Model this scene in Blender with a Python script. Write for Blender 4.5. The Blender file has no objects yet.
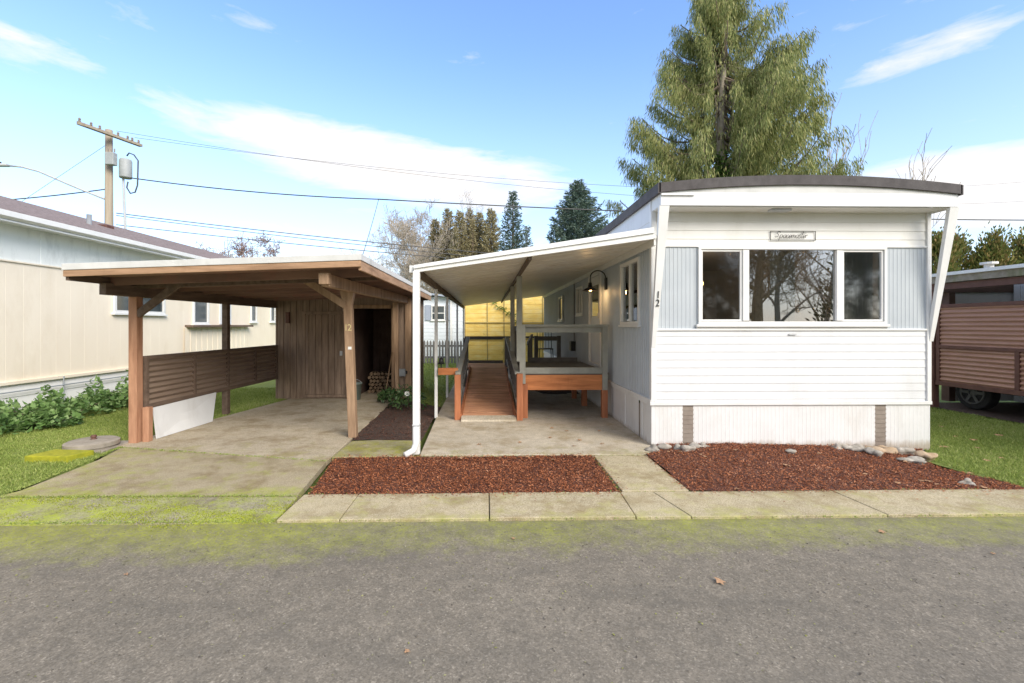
import bpy, math, random
import numpy as np
from mathutils import Vector, Matrix
R = math.radians
rnd = random.Random(11)
nr = np.random.default_rng(5)
scn = bpy.context.scene
COL = scn.collection

# ------------------------------------------------------------------ materials
def _mat(name):
    m = bpy.data.materials.new(name); m.use_nodes = True
    nt = m.node_tree; nt.nodes.clear()
    out = nt.nodes.new('ShaderNodeOutputMaterial')
    b = nt.nodes.new('ShaderNodeBsdfPrincipled')
    nt.links.new(b.outputs[0], out.inputs[0])
    return m, nt, b
def N(nt, t, **k):
    n = nt.nodes.new(t)
    for a, v in k.items():
        if a.startswith('i_'):
            n.inputs[a[2:].replace('_', ' ')].default_value = v
        else: setattr(n, a, v)
    return n
def coords(nt, scale=(1, 1, 1), world=True):
    tc = N(nt, 'ShaderNodeNewGeometry') if world else N(nt, 'ShaderNodeTexCoord')
    mp = N(nt, 'ShaderNodeMapping'); mp.inputs['Scale'].default_value = scale
    nt.links.new(tc.outputs['Position' if world else 'Object'], mp.inputs[0])
    return mp.outputs[0]
def noise(nt, vec, scale, detail=6, rough=.6):
    n = N(nt, 'ShaderNodeTexNoise'); n.inputs['Scale'].default_value = scale
    n.inputs['Detail'].default_value = detail; n.inputs['Roughness'].default_value = rough
    nt.links.new(vec, n.inputs['Vector']); return n.outputs['Fac']
def ramp(nt, fac, stops):
    r = N(nt, 'ShaderNodeValToRGB'); e = r.color_ramp.elements
    while len(e) < len(stops): e.new(.5)
    for k, (p, c) in enumerate(stops):
        e[k].position = p; e[k].color = (*c, 1) if len(c) == 3 else c
    nt.links.new(fac, r.inputs[0]); return r.outputs[0]
def mixc(nt, fac, a, b, mode='MIX'):
    m = N(nt, 'ShaderNodeMix', data_type='RGBA', blend_type=mode)
    for s, v in ((0, fac), (6, a), (7, b)):
        if isinstance(v, (int, float)): m.inputs[s].default_value = v
        elif isinstance(v, tuple): m.inputs[s].default_value = (*v, 1)
        else: nt.links.new(v, m.inputs[s])
    return m.outputs[2]
def math_(nt, op, a, b=0., c=None, clamp=False):
    m = N(nt, 'ShaderNodeMath', operation=op); m.use_clamp = clamp
    for i, v in enumerate((a, b, c)):
        if v is None: continue
        if isinstance(v, (int, float)): m.inputs[i].default_value = v
        else: nt.links.new(v, m.inputs[i])
    return m.outputs[0]
def bump(nt, b, h, strength, dist=.01):
    n = N(nt, 'ShaderNodeBump'); n.inputs['Strength'].default_value = strength; n.inputs['Distance'].default_value = dist
    nt.links.new(h, n.inputs['Height']); nt.links.new(n.outputs[0], b.inputs['Normal'])
def pm(name, c1, c2, scale=3, rough=.7, bs=.3, bscale=60, stretch=(1, 1, 1), metal=0, dirt=None, dirt_amt=.35, spec=.35):
    """two-tone noisy paint / wood / metal with a fine bump; dirt = colour of irregular stains"""
    m, nt, b = _mat(name)
    v = coords(nt, stretch)
    f = noise(nt, v, scale)
    col = ramp(nt, f, [(.3, c1), (.7, c2)])
    if dirt:
        f2 = noise(nt, coords(nt, (1, 1, .35)), 2.3, 9, .72)
        mk = ramp(nt, f2, [(.52, (0, 0, 0)), (.75, (dirt_amt,) * 3)])
        col = mixc(nt, mk, col, dirt)
    nt.links.new(col, b.inputs['Base Color'])
    b.inputs['Roughness'].default_value = rough; b.inputs['Metallic'].default_value = metal
    b.inputs['Specular IOR Level'].default_value = spec
    if bs: bump(nt, b, noise(nt, v, bscale, 4), bs, .004)
    return m
def leafmat(name, stops, rough=.6, trans=.25):
    m, nt, b = _mat(name)
    g = N(nt, 'ShaderNodeNewGeometry')
    big = noise(nt, coords(nt), .9, 3)
    f = math_(nt, 'ADD', math_(nt, 'MULTIPLY', g.outputs['Random Per Island'], .6), math_(nt, 'MULTIPLY', big, .4))
    col = ramp(nt, f, stops)
    nt.links.new(col, b.inputs['Base Color']); b.inputs['Roughness'].default_value = rough
    b.inputs['Specular IOR Level'].default_value = .25
    if trans:
        out = [n for n in nt.nodes if n.type == 'OUTPUT_MATERIAL'][0]
        t = N(nt, 'ShaderNodeBsdfTranslucent'); nt.links.new(col, t.inputs[0])
        mx = N(nt, 'ShaderNodeMixShader'); mx.inputs[0].default_value = trans
        nt.links.new(b.outputs[0], mx.inputs[1]); nt.links.new(t.outputs[0], mx.inputs[2]); nt.links.new(mx.outputs[0], out.inputs[0])
    return m
def wood(name, c1, c2, axis='z', scale=6, rough=.75, dirt=None):
    s = {'x': (.12, 1, 1), 'y': (1, .12, 1), 'z': (1, 1, .12)}[axis]
    c1 = tuple(x * .80 for x in c1); c2 = tuple(min(x * 1.12, .95) for x in c2)
    return pm(name, c1, c2, scale=scale * 2.6, rough=rough, bs=.7, bscale=50, stretch=s, dirt=dirt, dirt_amt=.6)
def glassmat(name, tint, refl=.3, rough=.01):
    m, nt, b = _mat(name); nt.nodes.remove(b)
    out = [n for n in nt.nodes if n.type == 'OUTPUT_MATERIAL'][0]
    t = N(nt, 'ShaderNodeBsdfTransparent'); t.inputs[0].default_value = (*tint, 1)
    g = N(nt, 'ShaderNodeBsdfGlossy'); g.inputs['Roughness'].default_value = rough; g.inputs[0].default_value = (.9, .92, .95, 1)
    fr = N(nt, 'ShaderNodeFresnel'); fr.inputs[0].default_value = 1.5
    f = math_(nt, 'ADD', fr.outputs[0], refl, clamp=True)
    mx = N(nt, 'ShaderNodeMixShader'); nt.links.new(f, mx.inputs[0])
    nt.links.new(t.outputs[0], mx.inputs[1]); nt.links.new(g.outputs[0], mx.inputs[2]); nt.links.new(mx.outputs[0], out.inputs[0])
    return m
def emis(name, c, s):
    m, nt, b = _mat(name); b.inputs['Emission Color'].default_value = (*c, 1); b.inputs['Emission Strength'].default_value = s
    b.inputs['Base Color'].default_value = (*c, 1); return m

M = {}
M['white'] = pm('white_siding', (.66, .67, .68), (.73, .74, .75), 1.5, .45, .08, 30, dirt=(.42, .42, .37), dirt_amt=.3)
M['whitetrim'] = pm('white_trim', (.70, .70, .68), (.78, .78, .765), 4, .5, .1, 40, dirt=(.4, .39, .33), dirt_amt=.2)
M['cream'] = pm('cream_upper_siding', (.74, .73, .69), (.80, .79, .76), 1.5, .5, .1, 30, dirt=(.45, .42, .33), dirt_amt=.25)
M['grey'] = pm('grey_metal_siding', (.42, .46, .495), (.49, .53, .56), 2, .45, .12, 30, dirt=(.36, .37, .37), dirt_amt=.4)
M['skirt'] = pm('white_skirting', (.68, .68, .67), (.76, .76, .755), 2, .55, .1, 30, dirt=(.42, .38, .30), dirt_amt=.35)
def splash(m):
    nt = m.node_tree; b = [n for n in nt.nodes if n.type == 'BSDF_PRINCIPLED'][0]; src = b.inputs['Base Color'].links[0].from_socket; s_ = sep(nt)
    e_ = math_(nt, 'ADD', band(nt, s_.outputs[2], .20, -.05), math_(nt, 'MULTIPLY', math_(nt, 'SUBTRACT', noise(nt, coords(nt, (3, 3, 1)), 3, 8, .7), .5), 1.2))
    nt.links.new(mixc(nt, ramp(nt, e_, [(.45, (0, 0, 0)), (.95, (.75, .75, .75))]), src, (.36, .29, .20)), b.inputs['Base Color'])
def sep(nt):
    g = N(nt, 'ShaderNodeNewGeometry'); s = N(nt, 'ShaderNodeSeparateXYZ'); nt.links.new(g.outputs['Position'], s.inputs[0]); return s
def band(nt, v, a, b):
    m = N(nt, 'ShaderNodeMapRange'); m.interpolation_type = 'SMOOTHSTEP'
    nt.links.new(v, m.inputs[0]); m.inputs[1].default_value = a; m.inputs[2].default_value = b; return m.outputs[0]
splash(M['skirt'])
M['vent'] = pm('brown_vent', (.21, .17, .14), (.28, .24, .20), 8, .6, .4, 40)
M['roofedge'] = pm('charcoal_roof_edge', (.055, .048, .048), (.095, .085, .085), 8, .7, .4, 60, dirt=(.2, .19, .18), dirt_amt=.3)
M['roofwhite'] = pm('pale_roof_coating', (.55, .55, .53), (.66, .66, .64), 3, .6, .3, 30, dirt=(.25, .25, .2), dirt_amt=.5)
M['awn'] = pm('awning_pan', (.74, .71, .65), (.80, .78, .72), 2.2, .4, .1, 30, stretch=(.25, 3, 1), dirt=(.45, .36, .27), dirt_amt=.5)
M['beam'] = pm('weathered_beam', (.10, .075, .06), (.17, .13, .10), 8, .7, .3, 50)
M['cpost'] = wood('tan_painted_wood', (.30, .19, .115), (.40, .265, .17), 'z', dirt=(.17, .10, .06))
M['cfascia'] = wood('tan_fascia_wood', (.34, .20, .115), (.45, .28, .17), 'x', dirt=(.2, .11, .06))
M['cfasciay'] = wood('tan_fascia_wood_side', (.34, .20, .115), (.46, .29, .18), 'y', dirt=(.2, .11, .06))
M['redwood'] = wood('red_stained_post', (.36, .175, .10), (.46, .25, .155), 'z', dirt=(.2, .09, .05))
M['cbrown'] = wood('brown_stained_wood', (.115, .078, .058), (.165, .115, .085), 'y', dirt=(.08, .05, .04))
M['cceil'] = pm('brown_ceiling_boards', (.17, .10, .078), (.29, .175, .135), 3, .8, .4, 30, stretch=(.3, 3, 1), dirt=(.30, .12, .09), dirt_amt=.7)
M['shed'] = wood('brown_shed_siding', (.21, .145, .105), (.29, .21, .155), 'z', dirt=(.14, .09, .06))
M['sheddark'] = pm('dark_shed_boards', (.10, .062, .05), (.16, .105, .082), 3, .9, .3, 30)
M['bpanel'] = pm('brown_corrugated_panel', (.19, .135, .10), (.26, .195, .15), 3, .5, .15, 40, stretch=(1, .3, 3), dirt=(.24, .20, .16), dirt_amt=.35)
M['rpanel'] = pm('reddish_corrugated_panel', (.34, .185, .13), (.46, .27, .20), 3, .45, .15, 40, stretch=(1, .3, 3), dirt=(.42, .27, .2), dirt_amt=.5)
M['rframe'] = pm('dark_red_brown_frame', (.10, .045, .035), (.15, .07, .052), 6, .6, .3, 40)
M['ramp'] = wood('stained_red_decking', (.54, .245, .13), (.72, .39, .23), 'x', 5, .6, dirt=(.17, .09, .06))
M['deckx'] = wood('stained_red_rim_board', (.50, .165, .055), (.64, .25, .095), 'x', 5, .6, dirt=(.22, .07, .03))
M['deckz'] = wood('stained_red_leg', (.38, .13, .055), (.50, .19, .09), 'z', 5, .6, dirt=(.22, .08, .04))
M['rail'] = pm('grey_green_rail_paint', (.27, .27, .235), (.37, .37, .325), 5, .55, .3, 50, dirt=(.15, .13, .11), dirt_amt=.4)
M['raildark'] = pm('dark_grey_rail_paint', (.11, .105, .098), (.165, .16, .145), 5, .55, .3, 50)
M['black'] = pm('black_metal', (.012, .012, .013), (.025, .025, .026), 5, .4, .1, 40)
M['grey_box'] = pm('grey_metal_box', (.25, .27, .29), (.33, .35, .37), 5, .4, .1, 40)
M['lcream'] = pm('cream_wall_panel', (.80, .70, .56), (.86, .77, .63), 1.2, .5, .1, 30, stretch=(1, 1, .4), dirt=(.60, .49, .34), dirt_amt=.35)
M['lwhite'] = pm('white_upper_wall', (.76, .79, .75), (.83, .85, .82), 1.2, .5, .1, 30, dirt=(.30, .32, .29), dirt_amt=.5)
M['lskirt'] = pm('white_skirting_far', (.80, .79, .75), (.86, .85, .82), 2, .5, .1, 30)
M['shingle'] = pm('brown_shingles', (.10, .075, .068), (.34, .27, .25), 26, .9, .9, 40, stretch=(1, .5, 1))
M['shutter'] = pm('blue_grey_shutter', (.30, .34, .42), (.36, .40, .47), 5, .5, .1, 40)
M['bluewall'] = pm('pale_blue_siding', (.66, .71, .76), (.73, .77, .81), 3, .5, .1, 30)
M['darkwin'] = pm('dark_window_glass', (.035, .045, .05), (.11, .125, .13), 1.1, .06, 0, spec=.8)
M['picket'] = pm('weathered_picket_wood', (.16, .15, .145), (.26, .25, .24), 6, .8, .4, 40, stretch=(1, 1, .2))
M['pole'] = pm('utility_pole_wood', (.28, .23, .17), (.40, .34, .26), 8, .8, .5, 40, stretch=(1, 1, .1))
M['steel'] = pm('galvanised_steel', (.42, .43, .44), (.52, .53, .54), 5, .4, .1, 40)
M['wire'] = pm('black_cable', (.07, .07, .075), (.11, .11, .11), 5, .6, 0)
M['conc_lid'] = pm('old_concrete', (.25, .22, .18), (.36, .32, .27), 12, .9, .6, 60, dirt=(.14, .13, .08), dirt_amt=.6)
M['mosspad'] = pm('mossy_concrete', (.22, .24, .02), (.40, .38, .03), 14, .95, .9, 50)
M['rock'] = pm('pale_rock', (.20, .18, .15), (.52, .48, .42), 16, .95, 1, 22, dirt=(.10, .08, .06), dirt_amt=1)
M['rock2'] = pm('tan_rock', (.38, .27, .17), (.54, .42, .30), 7, .9, .8, 30, dirt=(.14, .11, .08), dirt_amt=.7)
M['bark'] = pm('bark', (.13, .10, .075), (.24, .19, .145), 9, .95, 1, 25, stretch=(1, 1, .3))
M['barkgrey'] = pm('grey_bark', (.32, .27, .22), (.46, .40, .33), 9, .95, .7, 25)
M['barkred'] = pm('reddish_twigs', (.24, .17, .15), (.34, .25, .22), 5, .9, .4, 25)
M['barkreddish_bud'] = leafmat('red_buds', [(.2, (.25, .13, .11)), (.8, (.36, .22, .18))], .8, .1)
M['trunkr'] = pm('mossy_bark', (.22, .16, .08), (.42, .31, .18), 6, .9, .9, 20)
M['cedar'] = leafmat('cedar_sprays', [(.12, (.07, .10, .035)), (.38, (.20, .24, .075)), (.62, (.37, .38, .14)), (.90, (.56, .50, .25))], .65, .3)
M['ivy'] = leafmat('ivy_leaves', [(.2, (.05, .11, .02)), (.8, (.15, .26, .05))], .5, .25)
M['spruce'] = leafmat('blue_spruce_needles', [(.15, (.05, .085, .065)), (.5, (.115, .17, .135)), (.9, (.24, .31, .25))], .7, .1)
M['fir'] = leafmat('dark_fir_needles', [(.15, (.06, .075, .045)), (.9, (.20, .22, .13))], .7, .1)
M['poplar'] = leafmat('winter_cypress_foliage', [(.15, (.22, .185, .10)), (.5, (.37, .32, .18)), (.9, (.52, .47, .29))], .8, .2)
M['arbor'] = leafmat('bronzed_arborvitae', [(.2, (.08, .12, .035)), (.5, (.20, .22, .06)), (.75, (.34, .25, .10)), (.95, (.44, .26, .13))], .7, .25)
M['shrub'] = leafmat('broad_shrub_leaves', [(.2, (.07, .14, .045)), (.5, (.17, .30, .09)), (.9, (.34, .47, .20))], .45, .3)
M['camellia'] = leafmat('glossy_leaves', [(.2, (.035, .09, .03)), (.8, (.12, .20, .07))], .35, .2)
M['petal'] = pm('white_petals', (.8, .8, .76), (.9, .9, .86), 5, .6, 0)
M['blade'] = leafmat('grass_blades', [(.15, (.16, .22, .045)), (.5, (.29, .38, .09)), (.78, (.46, .50, .17)), (.95, (.62, .56, .32))], .6, .3)
M['chip'] = leafmat('bark_mulch_chips', [(.1, (.05, .018, .010)), (.4, (.24, .075, .032)), (.72, (.46, .17, .075)), (.97, (.74, .48, .32))], .85, 0)
M['chipdark'] = leafmat('dark_mulch_chips', [(.1, (.045, .020, .014)), (.6, (.16, .065, .042)), (.97, (.36, .21, .15))], .85, 0)
M['deadleaf'] = leafmat('dry_leaf', [(.2, (.28, .13, .06)), (.8, (.55, .36, .22))], .8, .1)
M['logend'] = pm('firewood', (.24, .16, .10), (.40, .29, .19), 20, .9, .4, 40)
M['room'] = pm('room_panelling', (.30, .25, .22), (.38, .32, .28), 2, .6, .1, 30, stretch=(4, 4, .3))
M['roomdark'] = pm('room_floor', (.12, .10, .09), (.18, .15, .13), 3, .8, .1, 30)
M['curtain'] = pm('sheer_grey_curtain', (.28, .32, .33), (.42, .46, .47), 3, .8, .1, 30, stretch=(8, 8, .2))
M['blind'] = pm('white_blind', (.70, .70, .68), (.78, .78, .76), 4, .6, 0)
M['glass'] = glassmat('window_glass', (.60, .60, .58), .20)
M['glassclear'] = glassmat('screened_glass', (.58, .58, .56), .07, .05)
M['glassside'] = glassmat('side_window_glass', (.8, .83, .84), .12)
M['bulb'] = emis('warm_bulb', (1, .62, .25), 9)
M['carpaint'] = pm('dark_car_paint', (.02, .021, .024), (.03, .031, .034), 4, .25, 0, spec=.6)
M['tyre'] = pm('tyre_rubber', (.015, .015, .015), (.03, .03, .03), 20, .85, .3, 60)
M['rim'] = pm('alloy_rim', (.10, .10, .10), (.16, .16, .16), 4, .4, 0, metal=.3)
M['leanboard'] = pm('white_board', (.66, .67, .68), (.74, .75, .76), 2, .5, .1, 30, dirt=(.4, .38, .36), dirt_amt=.4)
M['ink'] = pm('black_lettering', (.04, .04, .04), (.06, .06, .06), 5, .5, 0)
M['yellownum'] = pm('yellowed_numbers', (.62, .50, .24), (.72, .6, .32), 5, .5, 0)
M['bucket'] = pm('green_grey_plastic', (.18, .24, .22), (.25, .30, .28), 5, .5, 0)
M['mossroof'] = pm('mossy_fascia', (.20, .17, .13), (.36, .32, .26), 9, .9, .6, 40, dirt=(.13, .16, .03), dirt_amt=.85)

# translucent yellow fibreglass
def yellowmat():
    m, nt, b = _mat('yellow_fibreglass')
    out = [n for n in nt.nodes if n.type == 'OUTPUT_MATERIAL'][0]
    f = noise(nt, coords(nt, (1, 1, 3)), 2.4, 7, .65)
    c = ramp(nt, f, [(.3, (.84, .56, .13)), (.5, (.95, .69, .20)), (.72, (.98, .80, .36))])
    f2 = noise(nt, coords(nt, (1.6, 1, 1)), 2.1, 9, .75)
    mk = ramp(nt, f2, [(.62, (0, 0, 0)), (.67, (.6, .6, .6))])
    c = mixc(nt, mk, c, (.36, .26, .05))  # darker blotches painted into the colour as vine shadows
    nt.links.new(c, b.inputs['Base Color']); b.inputs['Roughness'].default_value = .5
    t = N(nt, 'ShaderNodeBsdfTranslucent'); nt.links.new(c, t.inputs[0])
    rf_ = N(nt, 'ShaderNodeBsdfRefraction'); rf_.inputs['IOR'].default_value = 1.02; rf_.inputs['Roughness'].default_value = 1.0; nt.links.new(c, rf_.inputs[0])
    m2 = N(nt, 'ShaderNodeMixShader'); m2.inputs[0].default_value = .4; nt.links.new(t.outputs[0], m2.inputs[1]); nt.links.new(rf_.outputs[0], m2.inputs[2]); t = m2
    mx = N(nt, 'ShaderNodeMixShader'); mx.inputs[0].default_value = .15
    nt.links.new(b.outputs[0], mx.inputs[1]); nt.links.new(t.outputs[0], mx.inputs[2]); nt.links.new(mx.outputs[0], out.inputs[0])
    return m
M['yellow'] = yellowmat()

# ground materials
def sep(nt):
    g = N(nt, 'ShaderNodeNewGeometry'); s = N(nt, 'ShaderNodeSeparateXYZ'); nt.links.new(g.outputs['Position'], s.inputs[0]); return s
def band(nt, v, a, b):           # 0 at a, 1 at b
    m = N(nt, 'ShaderNodeMapRange'); m.interpolation_type = 'SMOOTHSTEP'
    nt.links.new(v, m.inputs[0]); m.inputs[1].default_value = a; m.inputs[2].default_value = b; return m.outputs[0]
def asphalt():
    m, nt, b = _mat('old_asphalt')
    v = coords(nt); s = sep(nt)
    big = noise(nt, v, .55, 5); mid = noise(nt, v, 7, 6, .7); fine = noise(nt, v, 85, 4, .85)
    base = ramp(nt, big, [(.3, (.185, .160, .122)), (.7, (.25, .218, .168))])
    vg = N(nt, 'ShaderNodeTexVoronoi'); vg.inputs['Scale'].default_value = 125; nt.links.new(v, vg.inputs['Vector'])
    vh = N(nt, 'ShaderNodeTexVoronoi'); vh.inputs['Scale'].default_value = 60; nt.links.new(v, vh.inputs['Vector'])
    sg = N(nt, 'ShaderNodeSeparateColor'); nt.links.new(vg.outputs['Color'], sg.inputs[0]); sh_ = N(nt, 'ShaderNodeSeparateColor'); nt.links.new(vh.outputs['Color'], sh_.inputs[0])
    fine = math_(nt, 'ADD', math_(nt, 'MULTIPLY', sg.outputs[0], .65), math_(nt, 'MULTIPLY', sh_.outputs[1], .35))
    base = mixc(nt, .42, base, ramp(nt, fine, [(.12, (.055, .048, .038)), (.5, (.195, .167, .130)), (.80, (.30, .262, .21)), (.96, (.54, .48, .39))]))
    base = mixc(nt, ramp(nt, mid, [(.35, (.38, .38, .38)), (.6, (0, 0, 0))]), base, (.095, .086, .070))
    vo = N(nt, 'ShaderNodeTexVoronoi'); vo.inputs['Scale'].default_value = 26; nt.links.new(v, vo.inputs['Vector'])
    speck = ramp(nt, vo.outputs['Distance'], [(.035, (.8, .8, .8)), (.07, (0, 0, 0))])
    sel = ramp(nt, noise(nt, v, 9, 2), [(.56, (0, 0, 0)), (.62, (1, 1, 1))])
    base = mixc(nt, math_(nt, 'MULTIPLY', speck, sel), base, (.50, .46, .40))
    # moss toward the far kerb
    edge = band(nt, s.outputs[1], 2.6, 3.75)
    stn = noise(nt, coords(nt, (.5, 1.6, 1)), 1.3, 8, .7); base = mixc(nt, ramp(nt, stn, [(.50, (0, 0, 0)), (.68, (.5, .5, .5))]), base, (.11, .10, .082))
    vc = N(nt, 'ShaderNodeTexVoronoi', feature='DISTANCE_TO_EDGE'); vc.inputs['Scale'].default_value = .42; nt.links.new(N(nt, 'ShaderNodeVectorMath', operation='ADD').outputs[0], vc.inputs['Vector'])
    va = vc.inputs['Vector'].links[0].from_node; nt.links.new(v, va.inputs[0]); wn = N(nt, 'ShaderNodeTexNoise'); wn.inputs['Scale'].default_value = 3.; wn.inputs['Detail'].default_value = 8; nt.links.new(v, wn.inputs['Vector']); nt.links.new(wn.outputs['Color'], va.inputs[1])
    crk = ramp(nt, vc.outputs['Distance'], [(.0008, (.75, .75, .75)), (.0035, (0, 0, 0))]); csel = ramp(nt, noise(nt, v, .6, 2), [(.50, (0, 0, 0)), (.60, (1, 1, 1))]); base = mixc(nt, math_(nt, 'MULTIPLY', crk, csel), base, (.05, .045, .037))
    n1 = noise(nt, v, 4.5, 9, .78); n0 = noise(nt, v, .8, 3)
    left = band(nt, s.outputs[0], -.6, -2.2)
    e2 = math_(nt, 'ADD', math_(nt, 'MULTIPLY', edge, math_(nt, 'ADD', .52, math_(nt, 'MULTIPLY', left, .12))), math_(nt, 'MULTIPLY', math_(nt, 'SUBTRACT', n1, .5), .9))
    e2 = math_(nt, 'ADD', e2, math_(nt, 'MULTIPLY', math_(nt, 'SUBTRACT', n0, .5), .5))
    mk = ramp(nt, e2, [(.30, (0, 0, 0)), (.66, (.9, .9, .9))])
    mk = math_(nt, 'MULTIPLY', mk, ramp(nt, noise(nt, v, 60, 3), [(.3, (.15, .15, .15)), (.55, (1, 1, 1))]))
    base = mixc(nt, mk, base, ramp(nt, mid, [(.3, (.19, .20, .03)), (.7, (.34, .36, .05))]))
    nt.links.new(base, b.inputs['Base Color']); b.inputs['Roughness'].default_value = .82
    bump(nt, b, fine, .35, .004); return m
def concrete(name, c1, c2, moss=0., mossedge=None, stain=.5, green=(.22, .21, .05)):
    m, nt, b = _mat(name); v = coords(nt); s = sep(nt)
    big = noise(nt, v, .9, 7, .65); mid = noise(nt, v, 8, 7, .7); fine = noise(nt, v, 90, 3, .7)
    base = ramp(nt, big, [(.3, c1), (.7, c2)])
    base = mixc(nt, ramp(nt, mid, [(.35, (stain,) * 3), (.62, (0, 0, 0))]), base, tuple(x * .55 for x in c1))
    base = mixc(nt, .35, base, ramp(nt, fine, [(.38, (.10, .085, .06)), (.62, (.75, .68, .55))]))
    blot = noise(nt, v, 2.2, 10, .72); base = mixc(nt, ramp(nt, blot, [(.48, (0, 0, 0)), (.64, (.7, .7, .7))]), base, tuple(x * y for x, y in zip(c1, (.60, .54, .42))))
    n1 = noise(nt, v, 3.2, 9, .75)
    e = math_(nt, 'ADD', math_(nt, 'MULTIPLY', math_(nt, 'SUBTRACT', n1, .5), 1.9), moss)
    if mossedge:
        e = math_(nt, 'ADD', e, math_(nt, 'MULTIPLY', band(nt, s.outputs[1], mossedge[0], mossedge[1]), mossedge[2]))
        if len(mossedge) > 3:
            e = math_(nt, 'ADD', e, math_(nt, 'MULTIPLY', band(nt, s.outputs[0], mossedge[3], mossedge[4]), mossedge[5]))
    mk = ramp(nt, e, [(.12, (0, 0, 0)), (.5, (.85, .85, .85))])
    mk = math_(nt, 'MULTIPLY', mk, ramp(nt, noise(nt, v, 45, 3), [(.3, (.3, .3, .3)), (.55, (1, 1, 1))]))
    base = mixc(nt, mk, base, ramp(nt, mid, [(.3, green), (.7, tuple(x * 1.7 for x in green))]))
    nt.links.new(base, b.inputs['Base Color']); b.inputs['Roughness'].default_value = .88
    bump(nt, b, fine, .4, .004); return m
M['asphalt'] = asphalt()
M['drive'] = concrete('driveway_concrete', (.30, .235, .125), (.44, .36, .205), .08, (4.9, 4.3, .22, -3.2, -4.6, .12), .35, (.22, .25, .022))
M['shoulder'] = concrete('mossy_shoulder', (.20, .175, .12), (.30, .26, .18), .26, (4.5, 3.95, .08, -3.0, -4.6, .10), .35, (.26, .31, .012))
M['walkmoss'] = concrete('mossy_walk', (.28, .24, .15), (.38, .33, .21), .32, None, .35, (.22, .22, .018))
M['slab'] = concrete('carport_floor_concrete', (.41, .335, .22), (.60, .505, .36), -.03, (6.9, 5.7, .18), .45)
M['patio'] = concrete('patio_concrete', (.50, .43, .32), (.70, .615, .485), -.12, (6.6, 5.7, .28), .5, (.24, .22, .09))
M['path'] = concrete('path_concrete', (.39, .315, .17), (.55, .46, .275), .07, (4.1, 3.8, .18), .35, (.27, .26, .08))
def soilmat(name, c1, c2):
    m, nt, b = _mat(name); v = coords(nt); f = noise(nt, v, 30, 6, .8)
    nt.links.new(ramp(nt, f, [(.3, c1), (.7, c2)]), b.inputs['Base Color']); b.inputs['Roughness'].default_value = .95
    bump(nt, b, noise(nt, v, 45, 5, .8), 1, .02); return m
M['mulch'] = soilmat('red_bark_mulch', (.05, .022, .016), (.21, .075, .045))
M['soil'] = soilmat('dark_soil', (.035, .024, .02), (.12, .075, .055))
M['lawn'] = soilmat('lawn_turf', (.13, .17, .035), (.26, .33, .07))
M['grit'] = leafmat('grit', [(.2, (.07, .06, .05)), (.55, (.30, .27, .22)), (.75, (.24, .25, .06)), (.95, (.55, .50, .42))], .9, 0)
M['mossblade'] = leafmat('moss_cushions', [(.1, (.13, .16, .01)), (.6, (.30, .34, .02)), (.95, (.50, .50, .07))], .8, .1)
M['trafo'] = pm('grey_enamel', (.30, .32, .32), (.38, .40, .40), 5, .5, .1, 40, dirt=(.2, .19, .17), dirt_amt=.5)
M['batten'] = pm('dark_yellow_batten', (.34, .25, .09), (.46, .35, .14), 5, .8, .3, 40)
M['ground'] = soilmat('ground_cover', (.09, .14, .025), (.18, .24, .05))

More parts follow.
